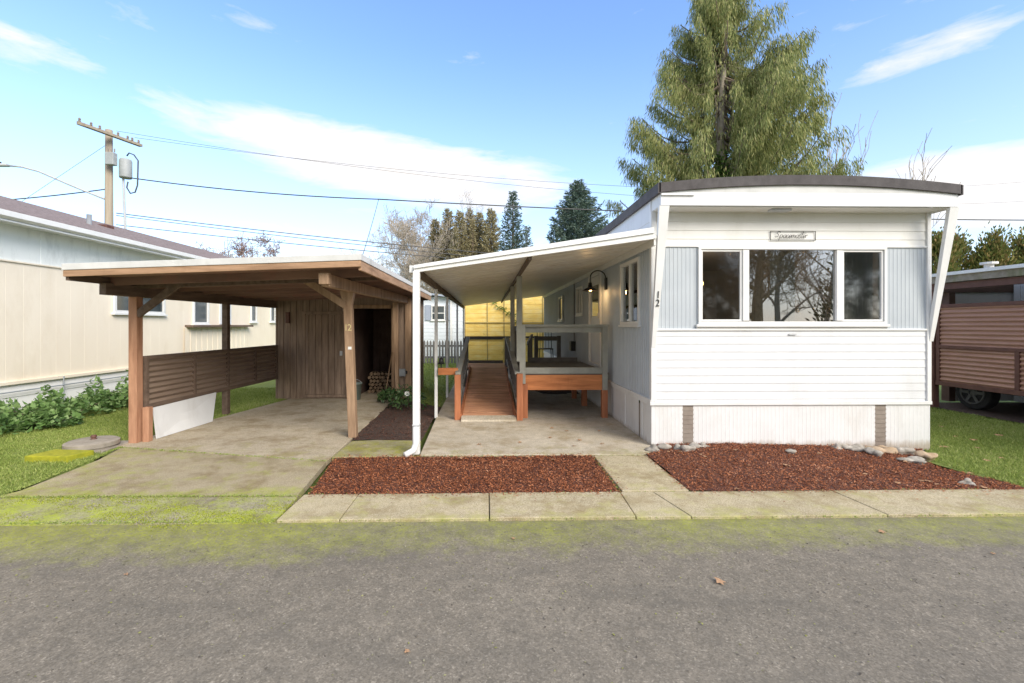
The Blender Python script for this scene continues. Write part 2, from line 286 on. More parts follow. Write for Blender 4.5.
# ------------------------------------------------------------------ mesh helpers
WL = {}
def link(o, parent=None):
    COL.objects.link(o)
    if parent is not None: o.parent = parent
    return o
def tag(o, label=None, cat=None, group=None, kind=None):
    for k, v in (('label', label), ('category', cat), ('group', group), ('kind', kind)):
        if v: o[k] = v
    return o
def root(name, loc, label, cat, group=None):
    o = bpy.data.objects.new(name, None); o.location = loc; o.empty_display_size = .1
    COL.objects.link(o); WL[o.name] = Vector(loc); return tag(o, label, cat, group)
class MB:
    def __init__(s): s.v = []; s.f = []
    def add(s, vs, fs):
        k = len(s.v); s.v += [tuple(v) for v in vs]; s.f += [tuple(i + k for i in f) for f in fs]; return s
    def obox(s, O, u, n, u0, u1, n0, n1, z0, z1):
        O = Vector(O); u = Vector(u); n = Vector(n); Z = Vector((0, 0, 1))
        vs = [O + u * a + n * b_ + Z * c for c in (z0, z1) for b_ in (n0, n1) for a in (u0, u1)]
        return s.add(vs, [(0, 2, 3, 1), (4, 5, 7, 6), (0, 1, 5, 4), (2, 6, 7, 3), (0, 4, 6, 2), (1, 3, 7, 5)])
    def box(s, x0, x1, y0, y1, z0, z1): return s.obox((0, 0, 0), (1, 0, 0), (0, 1, 0), x0, x1, y0, y1, z0, z1)
    def bar(s, p, q, w, h, up=(0, 0, 1), w2=None):
        p = Vector(p); q = Vector(q); d = (q - p).normalized(); up = Vector(up)
        if abs(d.dot(up)) > .98: up = Vector((0, 1, 0))
        a = d.cross(up).normalized(); b_ = a.cross(d).normalized(); w2 = w2 or w
        vs = []
        for P, ww in ((p, w), (q, w2)):
            for i, j in ((-1, -1), (1, -1), (1, 1), (-1, 1)): vs.append(P + a * (i * ww / 2) + b_ * (j * h / 2))
        return s.add(vs, [(3, 2, 1, 0), (4, 5, 6, 7), (0, 1, 5, 4), (1, 2, 6, 5), (2, 3, 7, 6), (3, 0, 4, 7)])
    def tube(s, pts, r, n=8, cap=True):
        pts = [Vector(p) for p in pts]; rs = r if isinstance(r, (list, tuple)) else [r] * len(pts)
        k0 = len(s.v); ref = Vector((0, 0, 1)); prev = None
        for i, p in enumerate(pts):
            d = (pts[min(i + 1, len(pts) - 1)] - pts[max(i - 1, 0)])
            d = d.normalized() if d.length > 1e-9 else Vector((0, 0, 1))
            if prev is None:
                a = d.cross(ref) if abs(d.dot(ref)) < .95 else d.cross(Vector((1, 0, 0)))
            else: a = prev - d * prev.dot(d)
            if a.length < 1e-6: a = d.orthogonal()
            a.normalize(); b_ = d.cross(a); prev = a
            for j in range(n):
                t = 2 * math.pi * j / n; s.v.append(tuple(p + (a * math.cos(t) + b_ * math.sin(t)) * rs[i]))
        for i in range(len(pts) - 1):
            for j in range(n):
                a0 = k0 + i * n + j; a1 = k0 + i * n + (j + 1) % n
                s.f.append((a0, a1, a1 + n, a0 + n))
        if cap:
            s.f.append(tuple(k0 + j for j in reversed(range(n)))); e = k0 + (len(pts) - 1) * n; s.f.append(tuple(e + j for j in range(n)))
        return s
    def prism(s, poly, z0, z1):
        n = len(poly); vs = [(x, y, z0) for x, y in poly] + [(x, y, z1) for x, y in poly]
        return s.add(vs, [tuple(reversed(range(n))), tuple(range(n, 2 * n))] + [(i, (i + 1) % n, n + (i + 1) % n, n + i) for i in range(n)])
    def extr(s, prof, y0, y1):          # profile in xz, extruded along y
        n = len(prof); vs = [(x, y0, z) for x, z in prof] + [(x, y1, z) for x, z in prof]
        return s.add(vs, [tuple(range(n)), tuple(reversed(range(n, 2 * n)))] + [((i + 1) % n, i, n + i, n + (i + 1) % n) for i in range(n)])
    def build(s, name, mat, parent=None, bevel=0, smooth=False, origin=None):
        vs = s.v
        if parent is not None: off = WL[parent.name]
        else:
            if origin is None:
                A = np.array(vs); mn, mx = A.min(0), A.max(0); origin = ((mn[0] + mx[0]) / 2, (mn[1] + mx[1]) / 2, mn[2])
            off = Vector(origin)
        me = bpy.data.meshes.new(name); me.from_pydata([(a - off[0], b - off[1], c - off[2]) for a, b, c in vs], [], s.f)
        me.materials.append(mat if not isinstance(mat, str) else M[mat]); me.update()
        o = bpy.data.objects.new(name, me); link(o, parent)
        WL[o.name] = Vector(off)
        if parent is None: o.location = off
        if smooth: me.polygons.foreach_set('use_smooth', [True] * len(me.polygons))
        if bevel:
            b = o.modifiers.new('bevel', 'BEVEL'); b.width = bevel; b.segments = 2; b.limit_method = 'ANGLE'
        return o
def shards(name, P, D, Nn, L, W, mat, parent=None, origin=None, bend=0):
    """many small leaf-shaped quads (numpy arrays)"""
    D = D / np.linalg.norm(D, axis=1, keepdims=True); S = np.cross(D, Nn); S /= (np.linalg.norm(S, axis=1, keepdims=True) + 1e-9)
    L = np.broadcast_to(np.asarray(L, float), (len(P),))[:, None]; W = np.broadcast_to(np.asarray(W, float), (len(P),))[:, None]
    mid = P + D * L * .45
    if bend: mid = mid + np.cross(S, D) * L * bend
    V = np.stack([P, mid + S * W / 2, P + D * L, mid - S * W / 2], 1).reshape(-1, 3)
    off = WL[parent.name] if parent is not None else Vector(origin)
    V = V - np.array(off)[None, :]
    n = len(P); me = bpy.data.meshes.new(name)
    me.vertices.add(4 * n); me.vertices.foreach_set('co', V.ravel())
    me.loops.add(4 * n); me.loops.foreach_set('vertex_index', np.arange(4 * n, dtype=np.int32))
    me.polygons.add(n); me.polygons.foreach_set('loop_start', np.arange(0, 4 * n, 4, dtype=np.int32))
    me.update(calc_edges=True); me.materials.append(M[mat])
    o = bpy.data.objects.new(name, me); link(o, parent); WL[o.name] = Vector(off)
    if parent is None: o.location = off
    return o
def panel(mb, O, u, n, u0, u1, z0, z1, holes=(), along='u', knots=((0, 0), (1, 0)), pitch=.1, depth=.01, slope=None):
    """profiled sheet; holes = (ua, ub, za, zb); knots = profile over one pitch"""
    O = Vector(O); u = Vector(u); n = Vector(n)
    def brk(a, b_, on):
        s = {a, b_}
        if on:
            k = math.floor(a / pitch) - 1
            while k * pitch < b_:
                for t, _ in knots:
                    w = (k + t) * pitch
                    if a < w < b_: s.add(w)
                k += 1
        return s
    us = brk(u0, u1, along == 'u'); zs = brk(z0, z1, along == 'z')
    for h in holes:
        us |= {x for x in h[:2] if u0 < x < u1}; zs |= {x for x in h[2:] if z0 < x < z1}
    us = sorted(us); zs = sorted(zs)
    def off(w):
        t = (w / pitch) % 1.0
        if t > 1 - 1e-6: t = 0.
        for (t0, a), (t1, b_) in zip(knots, knots[1:]):
            if t0 <= t <= t1: return depth * (a + (b_ - a) * (t - t0) / max(t1 - t0, 1e-9))
        return 0
    idx = {}; vs = []; fs = []
    for i, uu in enumerate(us):
        for j, zz in enumerate(zs):
            o_ = off(uu if along == 'u' else zz); z_ = zz
            if slope and zz == z1: z_ = zz + slope * (uu - u0)
            idx[i, j] = len(vs); vs.append(O + u * uu + n * o_ + Vector((0, 0, z_)))
    for i in range(len(us) - 1):
        for j in range(len(zs) - 1):
            cu = (us[i] + us[i + 1]) / 2; cz = (zs[j] + zs[j + 1]) / 2
            if any(h[0] < cu < h[1] and h[2] < cz < h[3] for h in holes): continue
            fs.append((idx[i, j], idx[i + 1, j], idx[i + 1, j + 1], idx[i, j + 1]))
    mb.add(vs, fs); return mb
LAP = ((0, 1), (.06, .1), (.08, 0), (.94, .92), (1, 1))
LAP = ((0, 0), (.03, 1), (.97, .15), (1, 0))
RIB = ((0, 0), (.1, 1), (.25, 1), (.35, 0), (1, 0))
T111 = ((0, 0), (.08, 0), (.1, -1), (.16, -1), (.18, 0), (1, 0))
SIN = tuple((k / 8, .5 - .5 * math.cos(2 * math.pi * k / 8)) for k in range(9))
def frame(mb, O, u, n, u0, u1, z0, z1, w, n0, n1):
    mb.obox(O, u, n, u0, u1, n0, n1, z1 - w, z1); mb.obox(O, u, n, u0, u1, n0, n1, z0, z0 + w)
    mb.obox(O, u, n, u0, u0 + w, n0, n1, z0 + w, z1 - w); mb.obox(O, u, n, u1 - w, u1, n0, n1, z0 + w, z1 - w); return mb
def simple_window(parent, O, u, n, u0, u1, z0, z1, w=.05, mull=(), sill=True, glass='darkwin', fm='whitetrim', hbar=None):
    mb = frame(MB(), O, u, n, u0, u1, z0, z1, w, 0.005, .05)
    for m in mull: mb.obox(O, u, n, m - .02, m + .02, .005, .045, z0 + w, z1 - w)
    if hbar: mb.obox(O, u, n, u0 + w, u1 - w, .006, .04, hbar - .02, hbar + .02)
    f = mb.build('window', M[fm], parent, bevel=.003)
    MB().obox(O, u, n, u0 + w, u1 - w, .003, .012, z0 + w, z1 - w).build('pane', M[glass], f)
    if sill: MB().obox(O, u, n, u0 - .04, u1 + .04, .002, .08, z0 - .04, z0).build('sill', M[fm], f, bevel=.003)
    return f
def copy_tree(o, parent=None):
    c = o.copy(); COL.objects.link(c)
    if parent is not None: c.parent = parent
    for ch in [x for x in o.children]: copy_tree(ch, c)
    return c
def blob(mb, c, r, squash=(1, 1, 1), seed=0, sub=2, amp=.25):
    import bmesh
    bm = bmesh.new(); bmesh.ops.create_icosphere(bm, subdivisions=sub, radius=1)
    q = random.Random(seed); ph = [(q.uniform(0, 6), q.uniform(1.2, 2.6)) for _ in range(6)]
    vs = []
    for v in bm.verts:
        k = 1 + amp * (math.sin(v.co.x * ph[0][1] * 2 + ph[0][0]) + math.sin(v.co.y * ph[1][1] * 2 + ph[1][0]) + math.sin(v.co.z * ph[2][1] * 2 + ph[2][0])) / 2 + q.uniform(-.05, .05)
        vs.append((c[0] + v.co.x * r * k * squash[0], c[1] + v.co.y * r * k * squash[1], c[2] + v.co.z * r * k * squash[2]))
    bm.verts.ensure_lookup_table()
    fs = [tuple(v.index for v in f.verts) for f in bm.faces]; bm.free(); mb.add(vs, fs); return mb
def unit(a): return a / (np.linalg.norm(a, axis=-1, keepdims=True) + 1e-9)
def rdir(n): return unit(nr.normal(size=(n, 3)))
def inpoly(x, y, poly):
    c = np.zeros(len(x), bool); j = len(poly) - 1
    for i in range(len(poly)):
        xi, yi = poly[i]; xj, yj = poly[j]
        cnd = ((yi > y) != (yj > y)) & (x < (xj - xi) * (y - yi) / (yj - yi + 1e-12) + xi)
        c ^= cnd; j = i
    return c
def scatter(poly, n):
    P = np.array(poly); mn, mx = P.min(0), P.max(0); out = []
    while sum(len(a) for a in out) < n:
        q = nr.uniform(mn, mx, (n * 2, 2)); out.append(q[inpoly(q[:, 0], q[:, 1], poly)])
    return np.concatenate(out)[:n]

# ------------------------------------------------------------------ ground
def struct(name, mb, mat, kind='structure', **k):
    o = mb.build(name, M[mat], None, **k); o['kind'] = kind; return o
struct('ground', MB().add([(-400, -400, -.10), (400, -400, -.10), (400, 400, -.10), (-400, 400, -.10)], [(0, 1, 2, 3)]), 'ground')
struct('road', MB().add([(-80, -2.8, -.012), (80, -2.8, -.012), (80, 3.88, -.012), (-80, 3.88, -.012)], [(0, 1, 2, 3)]), 'asphalt')
# driveway apron (concrete, flush) and carport floor
drive = [(-5.6, 3.86), (-1.76, 3.86), (-1.90, 5.52), (-4.95, 5.85), (-4.93, 6.35), (-5.0, 6.1), (-4.62, 4.45), (-4.75, 4.2), (-5.2, 4.0)]
drive = [(-4.62, 4.44), (-1.80, 4.40), (-1.905, 5.5), (-4.83, 6.2), (-4.66, 5.6), (-4.56, 4.6)]
struct('road_shoulder', MB().prism([(-12, 3.82), (-1.76, 3.82), (-1.79, 4.385), (-4.65, 4.43), (-12, 4.1)], -.06, -.004), 'shoulder')
struct('driveway', MB().prism(drive, -.06, 0.0), 'drive')
floor = [(-4.93, 6.215), (-1.905, 5.515), (-1.93, 6.6), (-2.02, 12.3), (-4.3, 12.3), (-4.35, 10.0), (-4.9, 6.8)]
struct('carport_floor', MB().prism(floor, -.06, .004), 'slab', bevel=.008)
struct('patio', MB().prism([(-.83, 5.69), (2.0, 5.665), (2.20, 5.80), (2.20, 17.4), (-.9, 17.4), (-.88, 8.0)], -.06, .02), 'patio', bevel=.01)
# path along the road in cast slabs
pth = MB(); xs = [-1.74, -1.22, .02, 1.25, 1.72, 3.4, 5.0, 6.6, 8.3, 10, 12]
for i, (a, b_) in enumerate(zip(xs, xs[1:])):
    jz = rnd.uniform(-.004, .006)
    sk = [0, 0, 0, .03, -.12, -.05, 0, 0, 0, 0, 0]
    pth.prism([(a + .004, 3.83), (b_ - .004, 3.83), (b_ - .004 + sk[i + 1], 4.405), (a + .004 + sk[i], 4.405)], -.06, .012 + jz)
struct('path', pth, 'path', bevel=.008)
struct('step_slab', MB().prism([(1.31, 5.63), (1.965, 5.63), (1.965, 4.43), (1.31, 4.43)], -.06, .016), 'path', bevel=.01)
struct('walk', MB().prism([(-1.9, 5.67), (-.9, 5.70), (-.92, 6.45), (-1.55, 6.50), (-1.88, 6.45)], -.06, .005), 'walkmoss', bevel=.008)

def bedmesh(poly, hfun, res=.022):
    P = np.array(poly); mn, mx = P.min(0), P.max(0)
    nx = int((mx[0] - mn[0]) / res) + 2; ny = int((mx[1] - mn[1]) / res) + 2
    xs = np.linspace(mn[0], mx[0], nx); ys = np.linspace(mn[1], mx[1], ny)
    X, Y = np.meshgrid(xs, ys, indexing='ij'); Z = hfun(X, Y)
    mb = MB(); mb.v = [(float(a), float(b_), float(c)) for a, b_, c in zip(X.ravel(), Y.ravel(), Z.ravel())]
    cx = (X[:-1, :-1] + X[1:, 1:]) / 2; cy = (Y[:-1, :-1] + Y[1:, 1:]) / 2
    ok = inpoly(cx.ravel(), cy.ravel(), poly).reshape(cx.shape)
    for i in range(nx - 1):
        for j in range(ny - 1):
            if ok[i, j]: mb.f.append((i * ny + j, (i + 1) * ny + j, (i + 1) * ny + j + 1, i * ny + j + 1))
    return mb
ph = nr.uniform(0, 6, 8)
def lump(X, Y, a=1.):
    return a * (.5 * np.sin(3.1 * X + ph[0]) * np.sin(2.7 * Y + ph[1]) + .35 * np.sin(7.3 * X + ph[2]) * np.sin(8.1 * Y + ph[3]) + .2 * np.sin(17 * X + ph[4]) * np.sin(15 * Y + ph[5]))
bedA = [(-1.69, 4.42), (1.29, 4.42), (1.29, 5.66), (-1.85, 5.64)]
bedB = [(1.968, 4.41), (5.55, 4.42), (5.5, 4.75), (5.25, 5.2), (5.35, 5.6), (6.0, 6.2), (2.25, 6.2), (2.20, 5.80), (1.968, 5.64)]
bedC = [(-1.9, 6.52), (-.93, 6.47), (-.9, 9.1), (-2.0, 10.1), (-1.98, 8.5)]
hA = lambda X, Y: .004 + lump(X, Y, .012)
hB = lambda X, Y: .01 + lump(X, Y, .014) + .03 * np.clip((Y - 4.5) / 1.3, 0, 1) * np.clip((5.6 - X) / 1.0, .1, 1) - .055 * np.clip((X - 3.5) / 2, 0, 1)
hC = lambda X, Y: .0 + lump(X, Y, .015)
for poly, h, nm, n, chip, lab in ((bedA, hA, 'mulch', 26000, 'chip', 'a'), (bedB, hB, 'mulch', 28000, 'chip', 'b'), (bedC, hC, 'soil', 5000, 'chipdark', 'c')):
    struct('mulch_bed', bedmesh(poly, h), nm)
    P2 = scatter(poly, n); z = h(P2[:, 0], P2[:, 1]) + .004
    P = np.column_stack([P2, z + nr.uniform(0, .008, n)]); D = rdir(n); D[:, 2] *= .35; Nn = rdir(n) * .5 + np.array([0, 0, 1.])
    L = nr.uniform(.008, .034, n) * nr.choice([.7, 1, 1.5], n, p=[.5, .4, .1]); W = nr.uniform(.006, .014, n)
    P[:, 2] += lump(P[:, 0] * 3, P[:, 1] * 3, .006)
    if lab == 'b':
        L[::40] *= 1.6
    o = shards('bark_chips', P, D, Nn, L, W, chip, None, (float(P[:, 0].mean()), float(P[:, 1].mean()), 0), bend=.12)
    o['kind'] = 'stuff'; o['label'] = {'a': 'red bark chips in the bed before the patio', 'b': 'red bark chips in the bed under the front windows', 'c': 'dark bark chips beside the carport'}[lab]; o['category'] = 'mulch'
# chips spilled on the slabs around the beds
sp_ = []
for a, b_, n in (((-1.7, 4.40), (1.3, 4.40), 420), ((1.98, 4.40), (5.4, 4.40), 420), ((1.30, 4.45), (1.30, 5.6), 120), ((1.96, 4.45), (1.96, 5.6), 160), ((-1.8, 5.68), (1.3, 5.68), 200)):
    t = nr.uniform(0, 1, n)[:, None]; o_ = nr.exponential(.045, (n, 1)) * (1 if a[1] < 4.42 and b_[1] < 4.42 else .6)
    dirn = np.array([0, -1.]) if a[1] == b_[1] == 4.40 else (np.array([0, 1.]) if a[1] == b_[1] else (np.array([1, 0.]) if a[0] < 1.5 else np.array([-1., 0])))
    sp_.append(np.array(a) * (1 - t) + np.array(b_) * t + dirn * o_)
sp_ = np.concatenate(sp_); n = len(sp_); P = np.column_stack([sp_, np.full(n, .021)]); D = rdir(n); D[:, 2] *= .1
o = shards('spilled_chips', P, D, np.array([0, 0, 1.]) + rdir(n) * .3, nr.uniform(.008, .03, n), nr.uniform(.006, .013, n), 'chip', None, (1, 4.4, 0)); tag(o, 'bark chips spilled on the slabs beside the beds', 'mulch', kind='stuff')
# dark gravel strip under deck
struct('soil_strip', bedmesh([(1.3, 10.6), (2.15, 10.6), (2.15, 12.0), (.9, 12.2)], lambda X, Y: .03 + lump(X, Y, .02)), 'soil')

# loose grit on the asphalt
n = 5200; P = np.column_stack([nr.uniform(-7, 7, n), 3.8 - nr.gamma(1.6, .9, n).clip(0, 3.4), np.full(n, -.008)]); D = rdir(n); D[:, 2] *= .2
o = shards('grit', P, D, np.array([0, 0, 1.]) + rdir(n) * .4, nr.uniform(.006, .020, n), nr.uniform(.005, .014, n), 'grit', None, (0, 2.5, -.01)); tag(o, 'loose pale grit and moss crumbs scattered on the asphalt', 'grit', kind='stuff')
# raised moss cushions on the shoulder and the road edge
n = 170000; P2 = np.column_stack([nr.uniform(-8, 1.5, n), nr.uniform(3.2, 4.42, n)]); 
f_ = .6 * np.sin(P2[:, 0] * 2.3 + 1) * np.sin(P2[:, 1] * 6 + P2[:, 0]) + .5 * np.sin(P2[:, 0] * 7.1 + 2 * P2[:, 1]) * np.sin(P2[:, 1] * 17) + nr.normal(0, .35, n)
w_ = np.where(P2[:, 1] > 3.82, .35 - .9 * (P2[:, 0] > -1.76), -.35 - (3.82 - P2[:, 1]) * 2.2 - .25 * (P2[:, 0] > -1))
P2 = P2[(f_ + w_) > .42]; n = len(P2); P = np.column_stack([P2, np.where(P2[:, 1] > 3.82, -.006, -.014)]); D = rdir(n); D[:, 2] = np.abs(D[:, 2]) * .8 + .15
o = shards('moss', P, D, rdir(n), nr.uniform(.005, .014, n), nr.uniform(.005, .011, n), 'mossblade', None, (-3, 4, -.01)); tag(o, 'bright yellow green moss cushions on the driveway mouth and road edge', 'moss', kind='stuff')
# lawns
lawnL = [(-4.93, 6.4), (-4.86, 6.15), (-4.70, 5.6), (-4.60, 4.5), (-5.2, 4.36), (-7, 4.28), (-12, 4.1), (-12, 16), (-4.42, 16), (-4.42, 10.0)]
lawnR = [(5.58, 4.45), (5.4, 5.2), (5.45, 5.6), (6.02, 6.2), (6.0, 16), (8.9, 16), (8.9, 9.3), (9.0, 7.4), (12, 7.0), (12, 4.43)]
lawnM = [(-2.0, 12.4), (-4.4, 12.4), (-4.4, 16), (-20, 19), (-20, 30), (4, 30), (4, 18), (-.95, 17.6), (-.95, 9.2), (-1.95, 10.2)]
for poly in (lawnL, lawnR, lawnM):
    dz = -.035 if poly is lawnR else 0
    struct('lawn', bedmesh(poly, lambda X, Y: -.018 + dz + lump(X, Y, .010), .12), 'lawn')
def grass(poly, n, hh=(.03, .07), lim=None):
    P2 = scatter(poly, n)
    y = P2[:, 1]; keep = nr.uniform(0, 1, n) < np.clip((7.0 / np.maximum(y, 1)) ** 1.6, .03, 1); P2 = P2[keep]; P2 = P2[(lump(P2[:, 0] * 1.7 + 3, P2[:, 1] * 1.9, 1.) + nr.uniform(-.5, .5, len(P2))) > -.55]; n = len(P2)
    sc = np.clip(P2[:, 1] / 8, .9, 2.6)
    P = np.column_stack([P2, -.022 - .035 * (P2[:, 0] > 5) + lump(P2[:, 0], P2[:, 1], .010)]); D = rdir(n) * .75; D[:, 2] = nr.uniform(.5, 1.1, n); Nn = rdir(n)
    o = shards('grass', P, D, Nn, nr.uniform(*hh, n) * np.sqrt(sc), nr.uniform(.005, .009, n) * sc, 'blade', None, (float(P[:, 0].mean()), float(P[:, 1].mean()), 0), bend=.15)
    o['kind'] = 'stuff'; o['category'] = 'grass'; return o
grass([(-4.95, 6.4), (-4.88, 6.15), (-4.72, 5.6), (-4.62, 4.5), (-5.2, 4.38), (-7, 4.30), (-8.2, 4.25), (-8.2, 12), (-4.45, 12), (-4.42, 10.0)], 170000, (.025, .055))['label'] = 'short green lawn grass left of the carport'
grass([(5.60, 4.47), (5.42, 5.2), (5.47, 5.6), (6.02, 6.2), (6.0, 14), (8.9, 14), (8.95, 7.4), (9.8, 7.0), (9.8, 4.45)], 130000, (.03, .07))['label'] = 'green lawn grass between the mobile home and the slatted screen'
grass([(-2.0, 12.4), (-4.4, 12.4), (-6, 24), (-1, 24), (-.95, 9.2), (-1.95, 10.2)], 90000, (.03, .07))['label'] = 'bright green lawn behind the carport'
# ragged moss/grass tufts along slab joints
tp = []
for a, b_, n in (((-.9, 5.69), (1.97, 5.665), 900), ((1.3, 4.42), (1.3, 5.6), 200), ((-1.73, 4.42), (5, 4.42), 500), ((5, 3.83), (-1.7, 3.83), 500), ((-4.9, 6.2), (-1.9, 5.51), 900), ((-4.85, 6.2), (-4.60, 4.6), 1500), ((-4.64, 4.45), (-7.5, 4.3), 1500), ((-4.6, 4.42), (-1.8, 4.40), 1200), ((-5.2, 3.83), (-1.75, 3.83), 700)):
    t = nr.uniform(0, 1, n)[:, None]; tp.append(np.array(a) * (1 - t) + np.array(b_) * t + nr.normal(0, .014, (n, 2)))
tp = np.concatenate(tp); n = len(tp); P = np.column_stack([tp, np.full(n, .0)]); D = rdir(n); D[:, 2] = np.abs(D[:, 2]) + .3
o = shards('moss', P, D, rdir(n), nr.uniform(.008, .022, n), nr.uniform(.006, .012, n), 'blade', None, (0, 5, 0)); tag(o, 'moss and short weeds growing in the slab joints', 'moss', kind='stuff')

# ------------------------------------------------------------------ mobile home
XL, XR, YF, YB = 2.19, 5.94, 6.06, 17.6
home = root('mobile_home', (XL, YF, 0), 'white and grey mobile home with curved roof front and triple front window', 'mobile home')
FO = (0, YF, 0); fu = (1, 0, 0); fn = (0, -1, 0)
SO = (XL, 0, 0); su = (0, 1, 0); sn = (-1, 0, 0)
WX0, WX1, WZ0, WZ1 = 2.80, 5.34, 1.63, 2.66
mb = MB()
panel(mb, FO, fu, fn, XL + .03, XR - .03, .59, 1.55, along='z', knots=LAP, pitch=.105, depth=.0075)
low = mb.build('front_lap_siding', M['white'], home)
mb = MB(); panel(mb, FO, fu, fn, XL + .03, XR - .03, 2.675, 3.14, along='z', knots=LAP, pitch=.115, depth=.008)
mb.build('upper_front_siding', M['cream'], home)
for a_, b_ in ((XL + .03, WX0), (WX1, XR - .03)):
    mb = MB(); panel(mb, FO, fu, fn, a_, b_, 1.55, 2.675, along='u', knots=RIB, pitch=.055, depth=.004); mb.build('grey_front_siding', M['grey'], home)
# side walls (hole list: u = Y)
holes = [(6.52, 7.44, 1.62, 2.60), (8.78, 9.70, .80, 2.62), (10.45, 11.15, 1.85, 2.52)]
mb = MB(); panel(mb, SO, su, sn, YF + .03, YB, .60, 2.68, holes=holes, along='u', knots=RIB, pitch=.075, depth=.010)
mb.build('grey_side_siding', M['grey'], home)
mb = MB(); panel(mb, SO, su, sn, YF + .03, YB, 2.68, 3.28, along='z', knots=LAP, pitch=.3, depth=.006)
panel(mb, (XR, 0, 0), su, (1, 0, 0), YF, YB, .6, 3.28, along='u', knots=RIB, pitch=.075, depth=.010)
mb.box(XL + .02, XR - .02, YB - .02, YB, .05, 3.28)
mb.build('wall', M['white'], home)
# interior shell
mb = MB(); I = .09
panel(mb, (0, YF + I, 0), fu, fn, XL + I, XR - I, .62, 3.1, holes=[(WX0 + .02, WX1 - .02, WZ0 + .02, WZ1 - .02)])
panel(mb, (XL + I, 0, 0), su, sn, YF + I, 11.6, .62, 3.1, holes=[(a + .02, b_ - .02, c + .02, d - .02) for a, b_, c, d in holes])
mb.box(XL + I, XR - I, 11.6, 11.66, .62, 3.1); mb.box(XR - I, XR - I + .03, YF + I, 11.6, .62, 3.1); mb.box(XL + I, XR - I, YF + I, 11.6, 3.0, 3.06)
mb.build('interior_wall', M['room'], home)
MB().box(XL + I, XR - I, YF + I, 11.6, .70, .76).build('interior_floor', M['roomdark'], home)
# trims
mb = MB()
mb.obox(FO, fu, fn, XL - .034, XR + .02, -.02, .028, .555, .60)       # belt over skirting
mb.obox(SO, su, sn, YF - .022, YB, -.02, .03, .552, .63)
mb.obox(FO, fu, fn, XL - .01, XR + .01, -.02, .024, 1.545, 1.57)
mb.obox(FO, fu, fn, XL - .01, XR + .01, -.02, .020, 2.655, 2.68)
mb.obox(FO, fu, fn, XL - .020, XL + .045, -.02, .026, .602, 3.126); mb.obox(FO, fu, fn, XR - .045, XR + .012, -.02, .026, .60, 3.14)
mb.obox(SO, su, sn, YF + .021, YF + .06, -.01, .014, .632, 3.27)
mb.build('trim', M['whitetrim'], home, bevel=.004)
# skirting with ribs + seams, vent panels
mb = MB(); VN = [(2.60, 2.74), (5.20, 5.345)]
panel(mb, (0, YF - .004, 0), fu, fn, XL - .01, XR + .01, -.14, .555, holes=[(a, b_, -.06, .7) for a, b_ in VN], along='u', knots=RIB, pitch=.052, depth=.0016)
panel(mb, (XL - .004, 0, 0), su, sn, YF - .004, YB, -.05, .55, holes=[(6.52, 6.58, -.06, .7)], along='u', knots=((0, 0), (.03, -1), (.06, 0), (1, 0)), pitch=.8, depth=.02)
mb.box(XR - .01, XR + .005, YF, YB, -.05, .55)
sk = mb.build('skirting', M['skirt'], home)
for a, b_ in VN:
    mb = MB(); panel(mb, (0, YF, 0), fu, fn, a - .004, b_ + .004, -.14, .553, along='z', knots=LAP, pitch=.06, depth=.006); mb.build('vent_panel', M['vent'], home)
MB().box(XL - .002, XL + .02, 6.5, 6.6, -.05, .5).build('vent_panel', M['vent'], home)
# roof: arched across, with a front hood over the windows
def arch(z0, z1, n=26, x0=XL - .03, x1=XR + .10):
    return [(x0 + (x1 - x0) * i / n, z0 + (z1 - z0) * (1 - (2 * i / n - 1) ** 2)) for i in range(n + 1)]
YH = 5.75
top = arch(3.405, 3.515); und = arch(3.285, 3.392)
mb = MB(); mb.extr(top + und[::-1], YH - .03, YH)
mb.box(XL - .045, XL - .012, YH - .03, YB + .05, 3.275, 3.405); mb.box(XR + .085, XR + .115, YH - .03, YB + .05, 3.275, 3.40)
mb.build('roof_edge', M['roofedge'], home)
mb = MB(); t2 = arch(3.39, 3.505, 26, XL - .012, XR + .085); mb.extr(t2 + [(XR + .085, 3.30), (XL - .012, 3.30)], YH, YB + .05)
rf = mb.build('roof', M['roofwhite'], home)
mb = MB(); hz = arch(3.285, 3.392, 26, XL, XR + .08); mb.extr(hz + [(XR + .08, 3.130), (XL, 3.130)], YH + .001, YH + .03)
f_ = mb.build('fascia', M['white'], home)
MB().box(XL, XL + .42, YH - .022, YH - .0, 3.252, 3.278).build('drip_cap', M['whitetrim'], f_)
mb = MB(); mb.box(XL + .012, XR + .06, YH + .03, YF + .01, 3.118, 3.128); mb.build('soffit', M['cream'], home)
MB().box(XR + .06, XR + .08, YH + .03, YF, 3.13, 3.30).build('hood_side', M['whitetrim'], home)
MB().box(XL + .0, XL + .02, YH + .03, YF + .02, 3.128, 3.28).build('hood_side', M['whitetrim'], home)
# soffit light
MB().box(3.66, 3.92, 5.83, 5.93, 3.090, 3.117).build('soffit_light', M['steel'], home, bevel=.006)
